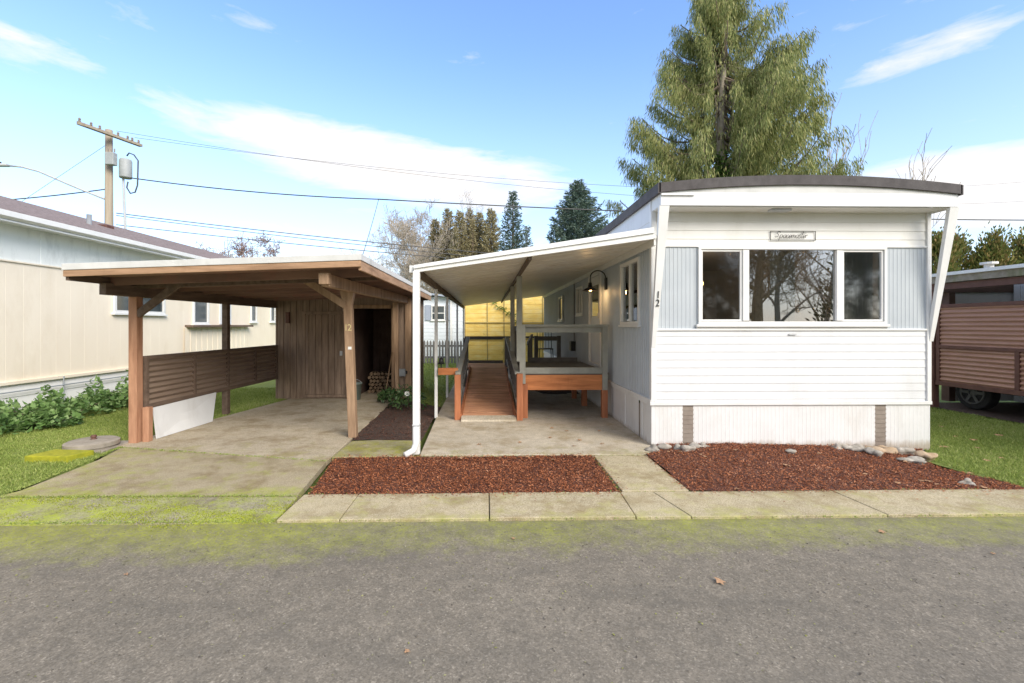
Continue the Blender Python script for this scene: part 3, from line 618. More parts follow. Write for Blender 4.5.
# slanted fins
for X0, X1 in ((XL - .015, XL + .115), (XR - .02, XR + .105)):
    mb = MB(); zb, zt = 1.42, 3.13
    if X0 > 4: zb = 1.50
    mb.add([(X0, YF - .012, zb), (X0 + .03, YF - .012, zb), (X0, YF - .05, zb), (X0 + .03, YF - .05, zb)], [])
    k = len(mb.v)
    mb.v = []; mb.f = []
    a = [(X0, YF - .028, zb - .1), (X0 + .055, YF - .028, zb - .1), (X1, YH + .005, zt), (X0 + .0, YH + .005, zt)]
    c = [(x, y + .05, z) for x, y, z in a]
    mb.add(a + c, [(0, 1, 2, 3), (7, 6, 5, 4), (0, 4, 5, 1), (1, 5, 6, 2), (2, 6, 7, 3), (3, 7, 4, 0)])
    fin = mb.build('fin', M['whitetrim'], home, bevel=.003)
    if X0 < 4:
        for txt, z in (('1', 1.97), ('2', 1.865)):
            cu = bpy.data.curves.new('digit', 'FONT'); cu.body = txt; cu.size = .13; cu.extrude = .004; cu.align_x = 'CENTER'
            tmp = bpy.data.objects.new('tmp', cu); COL.objects.link(tmp); bpy.context.view_layer.update()
            me = bpy.data.meshes.new_from_object(tmp.evaluated_get(bpy.context.evaluated_depsgraph_get())); bpy.data.objects.remove(tmp)
            t = (z - zb + .1) / (zt - zb + .1); yy = YF - .028 + (YH + .005 - YF + .028) * t - .008; xx = XL - .015 + .036 + .028 * t
            sl = math.atan2((YF - .028) - (YH + .005), zt - zb + .1)
            me.transform(Matrix.Translation(Vector((xx, yy, z)) - WL[home.name]) @ Matrix.Rotation(math.pi / 2 + sl, 4, 'X') @ Matrix.Scale(.8, 4, (1, 0, 0)))
            me.materials.clear(); me.materials.append(M['ink']); d = bpy.data.objects.new('house_number', me); link(d, fin); WL[d.name] = WL[home.name]
# front triple window
mb = MB()
frame(mb, FO, fu, fn, WX0, WX1, WZ0, WZ1, .036, -.02, .035)
for m in (3.435, 4.70): mb.obox(FO, fu, fn, m - .042, m + .042, -.02, .035, WZ0 + .045, WZ1 - .045)
mb.obox(FO, fu, fn, WX0 - .03, WX1 + .03, -.02, .05, WZ0 - .035, WZ0)
mb.obox(FO, fu, fn, WX0 - .02, WX1 + .02, -.02, .02, 1.571, WZ0 - .036)
win = mb.build('window', M['whitetrim'], home, bevel=.004)
for a, b_ in ((2.835, 3.393), (4.742, 5.305)):
    frame(MB(), FO, fu, fn, a + .003, b_ - .003, WZ0 + .04, WZ1 - .04, .024, -.018, .016).build('sash', M['blind'], win, bevel=.003)
    MB().obox(FO, fu, fn, a + .026, b_ - .026, -.008, -.002, WZ0 + .062, WZ1 - .062).build('pane', M['glassclear'], win)
MB().obox(FO, fu, fn, 3.477, 4.658, -.008, -.002, WZ0 + .036, WZ1 - .036).build('pane', M['glass'], win)
for k, (a, b_) in enumerate(((4.72, 5.30), (3.9, 4.25))):
    mb = MB(); panel(mb, (0, YF + .17 + .05 * k, 0), fu, fn, a, b_, WZ0 - .1, WZ1 + .05, along='u', knots=SIN, pitch=.07, depth=.03); mb.build('curtain', M['curtain'], win)
# side windows
def side_window(a, b_, c, d, name='window'):
    mb = frame(MB(), SO, su, sn, a, b_, c, d, .05, -.06, .03); mb.obox(SO, su, sn, (a + b_) / 2 - .02, (a + b_) / 2 + .02, -.03, .02, c + .05, d - .05)
    mb.obox(SO, su, sn, a - .02, b_ + .02, 0, .05, c - .03, c)
    w = mb.build('window', M['whitetrim'], home, bevel=.004)
    MB().obox(SO, su, sn, a + .05, b_ - .05, -.02, -.012, c + .05, d - .05).build('pane', M['glassside'], w)
    mb = MB()
    for i in range(int((d - c) * .5 / .035)): mb.obox(SO, su, sn, a + .06, b_ - .06, -.085, -.06, d - .06 - i * .035, d - .05 - i * .035)
    mb.build('blind', M['blind'], w)
side_window(*holes[0]); side_window(*holes[2])
# entrance door
a, b_, c, d = holes[1]
mb = frame(MB(), SO, su, sn, a - .06, b_ + .06, c - .02, d + .06, .08, -.02, .035); dr = mb.build('door_frame', M['whitetrim'], home, bevel=.004)
mb = MB(); mb.obox(SO, su, sn, a + .02, b_ - .02, -.04, .0, c + .06, d - .02); dd = mb.build('door', M['white'], home, bevel=.004)
MB().obox(SO, su, sn, a + .2, b_ - .2, .001, .006, c + 1.0, d - .2).build('door_glass', M['darkwin'], dd)
MB().obox(SO, su, sn, a + .06, a + .10, .001, .05, c + .95, c + 1.05).build('door_handle', M['steel'], dd)
simple_window(home, (XL - .012, 0, 0), su, sn, 13.0, 13.7, 1.75, 2.45)
# conduit + meter on side wall
mb = MB().tube([(XL - .03, 11.35, 2.65), (XL - .03, 11.35, 1.15)], .012, 6); cd = mb.build('conduit', M['raildark'], home)
MB().box(XL - .13, XL - .012, 11.25, 11.45, .98, 1.22).build('meter_box', M['black'], cd, bevel=.015)
# wall lamp (gooseneck, lit)
LX, LY, LZ = XL - .012, 8.33, 2.38
lamp = MB().box(LX - .03, LX, LY - .06, LY + .06, LZ - .12, LZ + .10).build('wall_lamp', M['black'], home, bevel=.01)
pts = [(LX - .02, LY, LZ + .05)] + [(LX - .16 + .14 * math.cos(t), LY, LZ + .10 + .13 * math.sin(t)) for t in [i * math.pi / 10 for i in range(0, 10)]] + [(LX - .30, LY, LZ + .06), (LX - .30, LY, LZ)]
MB().tube(pts, .011, 8).build('lamp_arm', M['black'], lamp, smooth=True)
def lathe(mb, c, prof, n=20):
    k = len(mb.v)
    for r, z in prof:
        for j in range(n): t = 2 * math.pi * j / n; mb.v.append((c[0] + r * math.cos(t), c[1] + r * math.sin(t), c[2] + z))
    for i in range(len(prof) - 1):
        for j in range(n): a = k + i * n + j; b_ = k + i * n + (j + 1) % n; mb.f.append((a, b_, b_ + n, a + n))
    return mb
lathe(MB(), (LX - .30, LY, LZ - .14), [(.0, .15), (.03, .15), (.04, .07), (.06, .06), (.155, .0), (.15, -.002), (.055, .05), (.0, .055)]).build('lamp_shade', M['black'], lamp, smooth=True)
blob(MB(), (LX - .30, LY, LZ - .115), .028, amp=0).build('bulb', M['bulb'], lamp)
L = bpy.data.lights.new('porch_bulb_light', 'POINT'); L.energy = 3.5; L.color = (1, .62, .28); L.shadow_soft_size = .04
lo = bpy.data.objects.new('porch_bulb_light', L); lo.location = (LX - .27, LY, LZ - .17); COL.objects.link(lo)
# chandelier inside
ch = root('chandelier', (3.55, 8.0, 3.0), 'small lit chandelier hanging inside behind the front window', 'chandelier')
MB().tube([(3.55, 8, 3.0), (3.55, 8, 2.35)], .008, 6).build('chain', M['black'], ch)
arm = MB(); bl = MB()
for k in range(5):
    t = k * 1.2566; e = (3.55 + .22 * math.cos(t), 8 + .22 * math.sin(t))
    arm.tube([(3.55, 8, 2.38), ((3.55 + e[0]) / 2, (8 + e[1]) / 2, 2.24), (e[0], e[1], 2.32)], .008, 6); blob(MB(), (e[0], e[1], 2.35), .03, (1, 1, 1.5), amp=0).build('bulb', M['bulb'], ch)
arm.build('arm', M['steel'], ch)
L = bpy.data.lights.new('chandelier_light', 'POINT'); L.energy = 70; L.color = (1, .85, .7); L.shadow_soft_size = .02
lo = bpy.data.objects.new('chandelier_light', L); lo.location = (3.55, 8.0, 2.42); COL.objects.link(lo)
# name plate in script lettering
PX0, PZ0, PW, PH = 3.77, 2.745, .61, .125
pl = frame(MB(), FO, fu, fn, PX0, PX0 + PW, PZ0, PZ0 + PH, .005, .014, .022)
plate = pl.build('name_plate', M['ink'], home)
def stroke(paths, s, x, z, sh=.38):
    mb = MB()
    for p in paths: mb.tube([(x + (a + sh * b_) * s, YF - .026, z + b_ * s) for a, b_ in p], .0032, 5)
    return mb
def arc(cx, cz, rx, rz, a0, a1, n=10): return [(cx + rx * math.cos(R(a0 + (a1 - a0) * i / n)), cz + rz * math.sin(R(a0 + (a1 - a0) * i / n))) for i in range(n + 1)]
S_ = [arc(.62, .88, .30, .20, 10, 200) + arc(.40, .45, .30, .28, 70, -150)]
lo_ = []; x = 1.05
def let(paths, w):
    global x
    for p in paths: lo_.append([(a + x, b_) for a, b_ in p])
    x += w
let([arc(.0, .0, .001, .001, 0, 1, 1) and [(0, -.5), (0, .55)], arc(.24, .28, .24, .27, 120, -200)], .56)          # p
let([arc(.24, .27, .22, .27, 60, 390), [(.46, .55), (.46, .05), (.56, 0)]], .56)                               # a
let([arc(.24, .27, .22, .27, 50, 310), [(.38, .06), (.5, .1)]], .46)                                           # c
let([[(.0, .2), (.4, .32)], arc(.22, .27, .2, .27, 20, 320)], .48)                                              # e
let([[(0, 0), (0, .5)], arc(.14, .36, .14, .18, 180, 0), [(.28, .36), (.28, 0)], arc(.42, .36, .14, .18, 180, 0), [(.56, .36), (.56, 0)]], .68)  # m
let([arc(.24, .27, .22, .27, 60, 390), [(.46, .55), (.46, .05), (.56, 0)]], .56)                               # a
let([arc(.2, .4, .13, .14, 30, 200) + arc(.18, .14, .15, .15, 60, -140)], .40)                                 # s
let([[(.12, 1.1), (.08, .1), (.22, 0)], [(-.25, .85), (.7, .85)]], .32)                                        # t
let([[(.0, .2), (.4, .32)], arc(.22, .27, .2, .27, 20, 320)], .46)                                              # e
let([[(.04, 0), (.04, .5)], arc(.2, .34, .16, .18, 180, 40)], .4)                                              # r
mb = stroke(S_ + lo_, .077, PX0 + .035, PZ0 + .032); mb.build('script_lettering', M['ink'], plate)
# small tag below window
MB().obox(FO, fu, fn, 4.02, 4.12, .014, .022, 1.485, 1.505).build('badge', M['steel'], home)

# ------------------------------------------------------------------ awning
aw = root('patio_awning', (-.9, 5.85, 0), 'white metal patio awning with slender posts sloping off the mobile home', 'awning')
AX0, AX1, AY0, AY1 = -.93, 2.165, 5.82, 17.5
def az(x): return 2.36 + (x - AX0) / (AX1 - AX0) * .40
nrib = 9
mb = MB(); n = 24
# pans: shallow W profile running across (x), repeated along y
ys = []; y = AY0; 
while y < AY1: ys += [(y, 0), (y + .02, .03), (y + .05, .03), (y + .07, 0)]; y += .405
ys.append((AY1, 0))
vs = []; fs = []
for i, (y, h) in enumerate(ys):
    for x_ in (AX0, AX1): vs += [(x_, y, az(x_) - .03 + h), (x_, y, az(x_) - .022 + h)]
for i in range(len(ys) - 1):
    a = i * 4; b_ = a + 4; fs += [(a, b_, b_ + 2, a + 2), (a + 1, a + 3, b_ + 3, b_ + 1)]
mb.add(vs, fs); mb.build('roof_pan', M['awn'], aw)
mb = MB()
mb.add([(AX0 + .01, AY0 - .04, az(AX0) - .085), (AX1 - .05, AY0 - .04, az(AX1) - .05), (AX1 - .05, AY0 - .04, az(AX1) + .10), (AX0 + .01, AY0 - .04, az(AX0) + .01),
        (AX0 + .01, AY0, az(AX0) - .085), (AX1 - .05, AY0, az(AX1) - .05), (AX1 - .05, AY0, az(AX1) + .10), (AX0 + .01, AY0, az(AX0) + .01)],
       [(0, 1, 2, 3), (7, 6, 5, 4), (0, 4, 5, 1), (1, 5, 6, 2), (2, 6, 7, 3), (3, 7, 4, 0)])
mb.bar((AX0 + .01, AY0 - .052, az(AX0) - .03), (AX1 - .05, AY0 - .052, az(AX1) + .03), .02, .015)
mb.build('front_fascia', M['whitetrim'], aw, bevel=.004)
MB().box(AX0 - .05, AX0 - .0, AY0, AY1, az(AX0) - .08, az(AX0) + .01).build('gutter', M['whitetrim'], aw, bevel=.005)
MB().box(AX0 + .03, AX0 + .08, AY0 + .02, AY1, az(AX0) - .12, az(AX0) - .032).build('side_beam', M['beam'], aw)
MB().box(.535, .570, AY0 + .02, AY1, az(.55) - .10, az(.55) - .034).build('middle_beam', M['beam'], aw)
MB().box(AX1 - .03, AX1 - .0, AY0 + .02, AY1, az(AX1) - .12, az(AX1) - .035).build('wall_hanger', M['whitetrim'], aw)
for y in (5.80, 8.03, 10.25, 13.7, 17.4):
    w = .026 if y > 6 else .042
    MB().box(-.885 - w, -.885 + w, y - w, y + w, .0, az(AX0) - .07).build('post', M['whitetrim'], aw, bevel=.006)
for y in (7.84, 9.9):
    w = .045
    p_ = MB().box(.55 - w, .55 + w, y - w, y + w, 1.0 if y < 9 else .85, az(.55) - .10).build('inner_post', M['rail'], aw, bevel=.005)
# downspout elbow at the front post foot
MB().tube([(-.885, 5.75, .35), (-.885, 5.745, .14), (-.91, 5.70, .07), (-1.0, 5.62, .035)], [.042, .042, .04, .038], 8).build('downspout', M['whitetrim'], aw, smooth=True)
MB().box(-.93, -.84, 5.745, 5.85, .36, .38).build('downspout_strap', M['steel'], aw)

# yellow board screen standing in the open past the awning
ys_ = root('yellow_screen', (.6, 19.3, 0), 'tall bright yellow board screen at the far end of the patio', 'screen')
mb = MB(); YS = 19.3
panel(mb, (0, YS, 0), fu, fn, -.90, 2.9, .03, 3.1, along='z', knots=((0, 0), (.02, -1.2), (.05, -1.2), (.07, 0), (1, 0)), pitch=.19, depth=.012)
mb.build('board_sheet', M['yellow'], ys_)
for x_ in (-.92, .02, .72, 1.5, 2.35, 2.9): MB().box(x_ - .018, x_ + .018, YS - .03, YS - .002, 0, 3.1).build('batten', M['batten'], ys_)
for z in (1.02, 1.72): MB().box(-.90, 2.9, YS - .055, YS - .031, z - .018, z + .018).build('fence_rail', M['batten'], ys_)
MB().box(-.94, 2.94, YS + .03, YS + .10, 0, 3.08).build('backing', M['batten'], ys_)
# dry vine hanging over the boards
vn = MB(); q = random.Random(9)
for k in range(9):
    x_ = .1 + k * .13; z = 2.75 - k * .10 + q.uniform(-.1, .1)
    vn.tube([(x_, YS - .07, z), (x_ + .12, YS - .09, z - .10), (x_ + .22, YS - .07, z - .05)], .012, 4)
    for t in range(4): a = q.uniform(0, 6.28); vn.tube([(x_ + .1, YS - .08, z - .08), (x_ + .1 + .12 * math.cos(a), YS - .1, z - .08 + .12 * math.sin(a))], .014, 3)
tag(vn.build('vine', M['ivy'], None), 'thin green vine trailing across the yellow board screen', 'vine')

# ------------------------------------------------------------------ ramp and deck
rp = root('wheelchair_ramp', (0, 7.8, 0), 'red stained wooden ramp and raised deck with grey railings', 'ramp')
RY0, RY1, RZ0, RZ1 = 7.80, 12.0, .05, .52
def rz(y): return RZ0 + (RZ1 - RZ0) * (y - RY0) / (RY1 - RY0)
mb = MB(); y = RY0 + .02
while y < RY1 - .01:
    mb.bar((-.42, y + .067, rz(y + .067) - .017), (.46, y + .067, rz(y + .067) - .017), .132, .035, up=(0, -.11, 1)); y += .14
mb.build('ramp_boards', M['ramp'], rp, bevel=.003)
MB().add([(-.43, 7.60, .022), (.49, 7.60, .022), (.49, 7.82, .022), (-.43, 7.82, .022), (-.43, 7.62, .05), (.49, 7.62, .05), (.49, 7.82, .085), (-.43, 7.82, .085)],
         [(0, 1, 5, 4), (4, 5, 6, 7), (1, 2, 6, 5), (3, 0, 4, 7), (2, 3, 7, 6)]).build('ramp_threshold', M['patio'], rp)
for x_ in (-.44, .48):
    MB().bar((x_, RY0, rz(RY0) - .0), (x_, RY1, rz(RY1) - .02), .038, .13).build('ramp_stringer', M['deckz'], rp)
# sloping rails
for s, x_ in ((-1, -.49), (1, .52)):
    MB().bar((x_, RY0 - .02, .80), (x_, RY1, 1.30), .09, .04).build('top_rail', M['rail'], rp, bevel=.004)
    MB().bar((x_, RY0 + .05, .70), (x_, RY1, 1.20), .035, .09).build('rail_board', M['raildark'], rp, bevel=.003)
    MB().bar((x_, RY0 + .02, .26), (x_, RY1, .71), .035, .06).build('lower_rail', M['rail'], rp, bevel=.003)
    for k in range(9):
        y = RY0 + .4 + k * .44; zt = .80 + .5 * (y - RY0) / (RY1 - RY0)
        MB().box(x_ - .018, x_ + .018, y - .018, y + .018, zt - .5, zt - .05).build('baluster', M['raildark'], rp)
# newel posts
MB().box(-.545, -.445, RY0 - .05, RY0 + .05, .02, .78).build('newel_post', M['deckz'], rp, bevel=.004)
MB().box(.50, .60, RY0 - .12, RY0 - .02, .02, .80).build('newel_post', M['deckz'], rp, bevel=.004)
MB().box(.605, .70, 7.875, 7.897, .02, .62).build('newel_post', M['deckz'], rp, bevel=.004)
MB().box(.555, .655, 7.80, 7.90, .62, 1.63).build('rail_post', M['rail'], rp, bevel=.004)
MB().box(-.62, -.52, RY1 - .05, RY1 + .05, .02, 1.28).build('rail_post', M['raildark'], rp, bevel=.004)
MB().box(.47, .56, RY1 + .05, RY1 + .14, .02, 1.30).build('rail_post', M['raildark'], rp, bevel=.004)
MB().box(-.84, -.50, 7.93, 7.97, .76, .88).build('cross_brace', M['deckx'], rp, bevel=.004)
# landing
mb = MB()
for k in range(10): mb.box(-.6, 2.1, RY1 + .02 + k * .14, RY1 + .15 + k * .14, .485, .52)
mb.build('landing_boards', M['ramp'], rp)
MB().box(-.62, 2.1, 13.36, 13.42, .93 + .30, .93 + .36).build('top_rail', M['raildark'], rp)
MB().box(-.62, .45, RY1 + .9, RY1 + .94, 1.21, 1.30).build('top_rail', M['raildark'], rp)
MB().box(-.62, .45, RY1 + .9, RY1 + .94, .55, .63).build('lower_rail', M['raildark'], rp)
MB().box(-.62, 2.1, RY1 + 1.36, RY1 + 1.42, .30, .50).build('rim_board', M['raildark'], rp)
# landing front railing (dark) right of the deck steps
MB().box(1.36, 1.93, 12.3, 12.35, 1.20, 1.30).build('top_rail', M['raildark'], rp)
MB().box(1.36, 1.93, 12.3, 12.35, .52, .62).build('lower_rail', M['raildark'], rp)
for x_ in (1.32, 1.93): MB().box(x_ - .05, x_ + .05, 12.28, 12.38, .4, 1.33).build('rail_post', M['raildark'], rp)
# slanted stair rails between deck and landing
for x_ in (.78, 1.08):
    MB().bar((x_, 11.0, 1.36), (x_, 12.2, 1.12), .05, .08).build('top_rail', M['raildark'], rp)
    for k in range(3):
        y = 11.1 + k * .45; MB().box(x_ - .02, x_ + .02, y - .02, y + .02, .55, 1.38 - .2 * (y - 11)).build('baluster', M['raildark'], rp)
# deck
DX0, DX1, DY0, DY1, DZ = .62, 2.10, 7.90, 10.2, .80
mb = MB()
y = DY0 - .015
while y < DY1: mb.box(DX0, DX1, y, y + .132, DZ - .035, DZ); y += .14
mb.build('deck_boards', M['raildark'], rp, bevel=.003)
MB().box(DX0 + .02, DX1 - .02, DY0, DY0 + .04, .50, DZ - .037).build('rim_board', M['deckx'], rp, bevel=.003)
MB().box(DX0 - .03, DX0 + .01, DY0 + .03, DY1, .52, DZ - .037).build('rim_board', M['deckx'], rp, bevel=.003)
for y in (8.6, 9.4): MB().box(DX0 + .02, DX1 - .02, y, y + .04, .56, DZ - .037).build('joist', M['deckx'], rp)
for x_, y, wz in ((2.03, 7.92, .80), (1.93, 9.1, .74), (.72, 10.0, .74), (1.9, 10.0, .74)):
    MB().box(x_ - .05, x_ + .05, y - .05, y + .05, .02, .50 if y < 8 else wz).build('leg', M['deckz'], rp, bevel=.004)
MB().box(1.985, 2.075, 7.86, 7.895, .50, 1.63).build('rail_post', M['rail'], rp, bevel=.004)
MB().box(1.985, 2.075, 7.895, 7.96, .80, 1.57).build('rail_post', M['rail'], rp, bevel=.004)
MB().box(DX0 - .02, 2.10, 7.84, 7.98, 1.59, 1.63).build('top_rail', M['rail'], rp, bevel=.004)
MB().box(DX0 + .0, 1.984, 7.91, 7.945, 1.49, 1.589).build('rail_board', M['rail'], rp, bevel=.003)
MB().box(DX0 + .036, 1.984, 7.862, 7.899, .785, .89).build('lower_rail', M['rail'], rp, bevel=.003)
# left side railing of the deck, along y, dark
MB().box(DX0 + .3, DX1 - .1, DY1 - .05, DY1, .80, .90).build('lower_rail', M['raildark'], rp)
MB().box(.60, .66, 8.0, 11.0, 1.50, 1.60).build('top_rail', M['raildark'], rp)
MB().box(.60, .65, 8.0, 11.0, .84, .92).build('lower_rail', M['raildark'], rp)
for k in range(6): MB().box(.61, .645, 8.35 + k * .45, 8.385 + k * .45, .92, 1.5).build('baluster', M['raildark'], rp)
# items on the deck / posts
sp = root('spotlight', (-.79, 7.95, .88), 'small black spotlight on the red rail by the awning post', 'spotlight')
MB().tube([(-.79, 7.95, .88), (-.79, 7.95, .95)], .012, 6).build('stem', M['black'], sp)
lathe(MB(), (-.79, 7.95, .95), [(0, .11), (.03, .10), (.06, .0), (.055, .0), (.02, .08), (0, .09)]).build('lamp_head', M['black'], sp, smooth=True)
cb = root('metal_chair', (1.62, 12.75, .52), 'black wire framed chair standing on the far landing', 'chair')
for dx in (-.2, .2):
    for dy in (-.2, .2):
        MB().tube([(1.62 + dx, 12.75 + dy, .52), (1.62 + dx * .9, 12.75 + dy * .9, .95)], .012, 6).build('leg', M['black'], cb)
MB().box(1.42, 1.82, 12.55, 12.95, .95, .975).build('seat', M['black'], cb, bevel=.005)
mb = MB().tube([(1.42, 12.95, .95), (1.42, 13.0, 1.42), (1.82, 13.0, 1.42), (1.82, 12.95, .95)], .012, 6)
for k in range(4): mb.tube([(1.5 + k * .08, 12.96, .97), (1.5 + k * .08, 13.0, 1.42)], .006, 5)
mb.build('backrest', M['black'], cb)

# ------------------------------------------------------------------ carport
cp = root('carport', (-3.4, 6.5, 0), 'brown wooden carport with flat white edged roof and shed at its back', 'carport')
CX0, CX1, CY0, CY1 = -4.90, -1.48, 5.42, 12.2
def cz(x): return 2.33 + (x - CX0) / (CX1 - CX0) * .125     # top of fascia
def wedge(x0, x1, y0, y1, za, zb_):   # za, zb offsets from cz
    mb = MB(); mb.add([(x0, y0, cz(x0) + za), (x1, y0, cz(x1) + za), (x1, y1, cz(x1) + za), (x0, y1, cz(x0) + za), (x0, y0, cz(x0) + zb_), (x1, y0, cz(x1) + zb_), (x1, y1, cz(x1) + zb_), (x0, y1, cz(x0) + zb_)],
       [(3, 2, 1, 0), (4, 5, 6, 7), (0, 1, 5, 4), (1, 2, 6, 5), (2, 3, 7, 6), (3, 0, 4, 7)]); return mb
r_ = wedge(CX0 - .01, CX1 + .01, CY0 - .01, CY1 + .02, -.075, .0).build('roof', M['roofwhite'], cp, bevel=.004)
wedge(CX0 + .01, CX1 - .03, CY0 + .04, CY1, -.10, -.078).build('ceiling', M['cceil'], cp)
wedge(CX0, CX1 - .0, CY0, CY0 + .035, -.150, -.077).build('fascia', M['cfascia'], cp, bevel=.003)
wedge(CX1 - .035, CX1, CY0 + .036, CY1, -.19, -.077).build('side_fascia', M['cfasciay'], cp, bevel=.003)
wedge(CX0, CX0 + .035, CY0 + .036, CY1, -.19, -.077).build('side_fascia', M['cbrown'], cp)
for k in range(11):
    y = CY0 + .62 + k * .58
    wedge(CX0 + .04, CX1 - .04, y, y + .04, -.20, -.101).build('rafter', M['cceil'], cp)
# beams along y
MB().bar((-4.86, 5.92, cz(-4.9) - .25), (-4.66, 10.2, cz(-4.7) - .27), .09, .15).build('beam', M['cbrown'], cp, bevel=.004)
MB().bar((-1.96, 5.62, cz(-1.96) - .275), (-1.72, 11.9, cz(-1.72) - .275), .10, .15).build('beam', M['cpost'], cp, bevel=.004)
MB().bar((-1.96, 5.55, cz(-1.96) - .26), (-1.956, 5.66, cz(-1.96) - .255), .12, .14).build('beam_end', M['cpost'], cp, bevel=.01)
# posts
MB().bar((-4.845, 6.45, 0), (-4.845, 6.45, cz(-4.9) - .32), .112, .12, up=(0, 1, 0)).build('post', M['redwood'], cp, bevel=.006)
MB().bar((-4.72, 6.50, 0), (-4.72, 6.50, .48), .085, .09, up=(0, 1, 0)).build('post_block', M['redwood'], cp, bevel=.006)
MB().bar((-4.745, 8.47, 0), (-4.745, 8.47, cz(-4.8) - .32), .10, .10, up=(0, 1, 0)).build('post', M['cbrown'], cp, bevel=.006)
pst = MB().bar((-1.935, 6.70, 0), (-2.0, 6.66, 2.06), .115, .115, up=(0, 1, 0)).build('post', M['cpost'], cp, bevel=.008)
MB().add([(-2.055, 6.60, 1.9), (-1.94, 6.60, 1.9), (-1.90, 6.60, 2.115), (-2.10, 6.60, 2.11), (-2.055, 6.72, 1.9), (-1.94, 6.72, 1.9), (-1.90, 6.72, 2.115), (-2.10, 6.72, 2.11)],
         [(0, 1, 2, 3), (7, 6, 5, 4), (0, 4, 5, 1), (1, 5, 6, 2), (2, 6, 7, 3), (3, 7, 4, 0)]).build('post_cap', M['cpost'], cp, bevel=.006)
MB().bar((-1.88, 9.75, 0), (-1.88, 9.75, .1), .09, .10, up=(0, 1, 0)).build('post_foot', M['cpost'], cp)
MB().bar((-1.88, 9.72, .1), (-1.92, 9.70, cz(-1.9) - .345), .06, .10, up=(0, 1, 0), w2=.11).build('post', M['cpost'], cp, bevel=.006)
# knee braces
MB().bar((-4.80, 6.42, 1.76), (-4.20, 6.42, cz(-4.2) - .14), .10, .045, up=(0, 1, 0)).build('knee_brace', M['cbrown'], cp, bevel=.004)
MB().bar((-2.02, 6.62, 1.90), (-2.62, 6.62, cz(-2.6) - .13), .10, .045, up=(0, 1, 0)).build('knee_brace', M['cpost'], cp, bevel=.004)
# header under roof at the post line
wedge(-4.99, CX1 - .05, 6.40, 6.44, -.21, -.101).build('header', M['cbrown'], cp)
# house number on post
for i, (txt, x_) in enumerate((('1', -2.012), ('2', -1.962))):
    cu = bpy.data.curves.new('digit', 'FONT'); cu.body = txt; cu.size = .13; cu.extrude = .003; cu.align_x = 'CENTER'
    tmp = bpy.data.objects.new('tmp', cu); COL.objects.link(tmp); bpy.context.view_layer.update()
    me = bpy.data.meshes.new_from_object(tmp.evaluated_get(bpy.context.evaluated_depsgraph_get())); bpy.data.objects.remove(tmp)
    me.transform(Matrix.Translation(Vector((x_, 6.612, 1.54)) - WL[cp.name]) @ Matrix.Rotation(math.pi / 2, 4, 'X'))
    me.materials.clear(); me.materials.append(M['yellownum']); d = bpy.data.objects.new('house_number', me); link(d, pst); WL[d.name] = WL[cp.name]
MB().box(-1.985, -1.935, 6.612, 6.622, 1.27, 1.31).build('post_tag', M['blind'], pst)
# corrugated side screen
def sidepoint(y): return -4.82 + (y - 6.45) * .0535
sx0, sx1 = sidepoint(6.55), sidepoint(10.18)
ud = Vector((sx1 - sx0, 3.63, 0)).normalized(); nd = Vector((ud.y, -ud.x, 0))
SL = Vector((sx1 - sx0, 3.63, 0)).length
scr = MB(); panel(scr, (sx0, 6.55, 0), ud, nd, 0, SL, .50, 1.13, along='z', knots=SIN, pitch=.078, depth=.032)
sc = scr.build('side_screen', M['bpanel'], cp, smooth=False)
mb = MB(); O_ = (sx0, 6.55, 0)
mb.obox(O_, ud, nd, 0, SL, -.02, .045, 1.13, 1.185); mb.obox(O_, ud, nd, 0, SL, -.02, .045, .44, .505)
for t in (0.0, .98, 1.86, 2.76, SL - .05): mb.obox(O_, ud, nd, t, t + .055, -.018, .04, .505, 1.13)
mb.build('screen_frame', M['cbrown'], sc, bevel=.003)
# shed
SY0, SY1, SXL, SXR = 10.2, 12.1, -4.64, -1.66
mb = MB(); O_ = (0, SY0, 0)
def szt(x): return cz(x) - .1
opening = (-2.93, -2.10, 0.0, 1.98)
panel(mb, O_, fu, fn, SXL, SXR, 0.0, szt(SXL), holes=[opening], along='u', knots=T111, pitch=.14, depth=.012, slope=(szt(SXR) - szt(SXL)) / (SXR - SXL))
panel(mb, (SXL, 0, 0), su, sn, SY0, SY1, 0, szt(SXL), along='u', knots=T111, pitch=.14, depth=.012)
panel(mb, (SXR, 0, 0), su, (1, 0, 0), SY0, SY1, 0, szt(SXR), along='u', knots=T111, pitch=.14, depth=.012)
panel(mb, (0, SY1, 0), fu, (0, 1, 0), SXL, SXR, 0, szt(SXL), along='u', knots=T111, pitch=.14, depth=.012)
shw = mb.build('shed_wall', M['shed'], cp)
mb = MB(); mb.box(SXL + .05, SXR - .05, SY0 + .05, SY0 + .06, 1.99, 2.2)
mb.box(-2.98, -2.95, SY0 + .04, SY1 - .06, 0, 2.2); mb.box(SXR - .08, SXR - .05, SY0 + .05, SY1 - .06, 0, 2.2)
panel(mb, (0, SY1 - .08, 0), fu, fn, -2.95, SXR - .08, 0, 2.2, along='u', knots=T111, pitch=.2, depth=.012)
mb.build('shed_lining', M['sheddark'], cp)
dr = MB(); panel(dr, (0, SY0 - .028, 0), fu, fn, -3.98, -3.12, .1, 1.84, along='u', knots=T111, pitch=.14, depth=.012)
d_ = dr.build('shed_door', M['shed'], cp)
frame(MB(), (0, SY0, 0), fu, fn, -4.05, -3.05, .03, 1.92, .065, -.005, .034).build('door_frame', M['shed'], d_, bevel=.003)
MB().box(-3.22, -3.17, SY0 - .07, SY0 - .04, .95, 1.05).build('door_handle', M['steel'], d_)
MB().box(-4.40, -4.32, SY0 - .07, SY0 - .002, 1.66, 1.90).build('shed_light', M['rframe'], cp, bevel=.01)
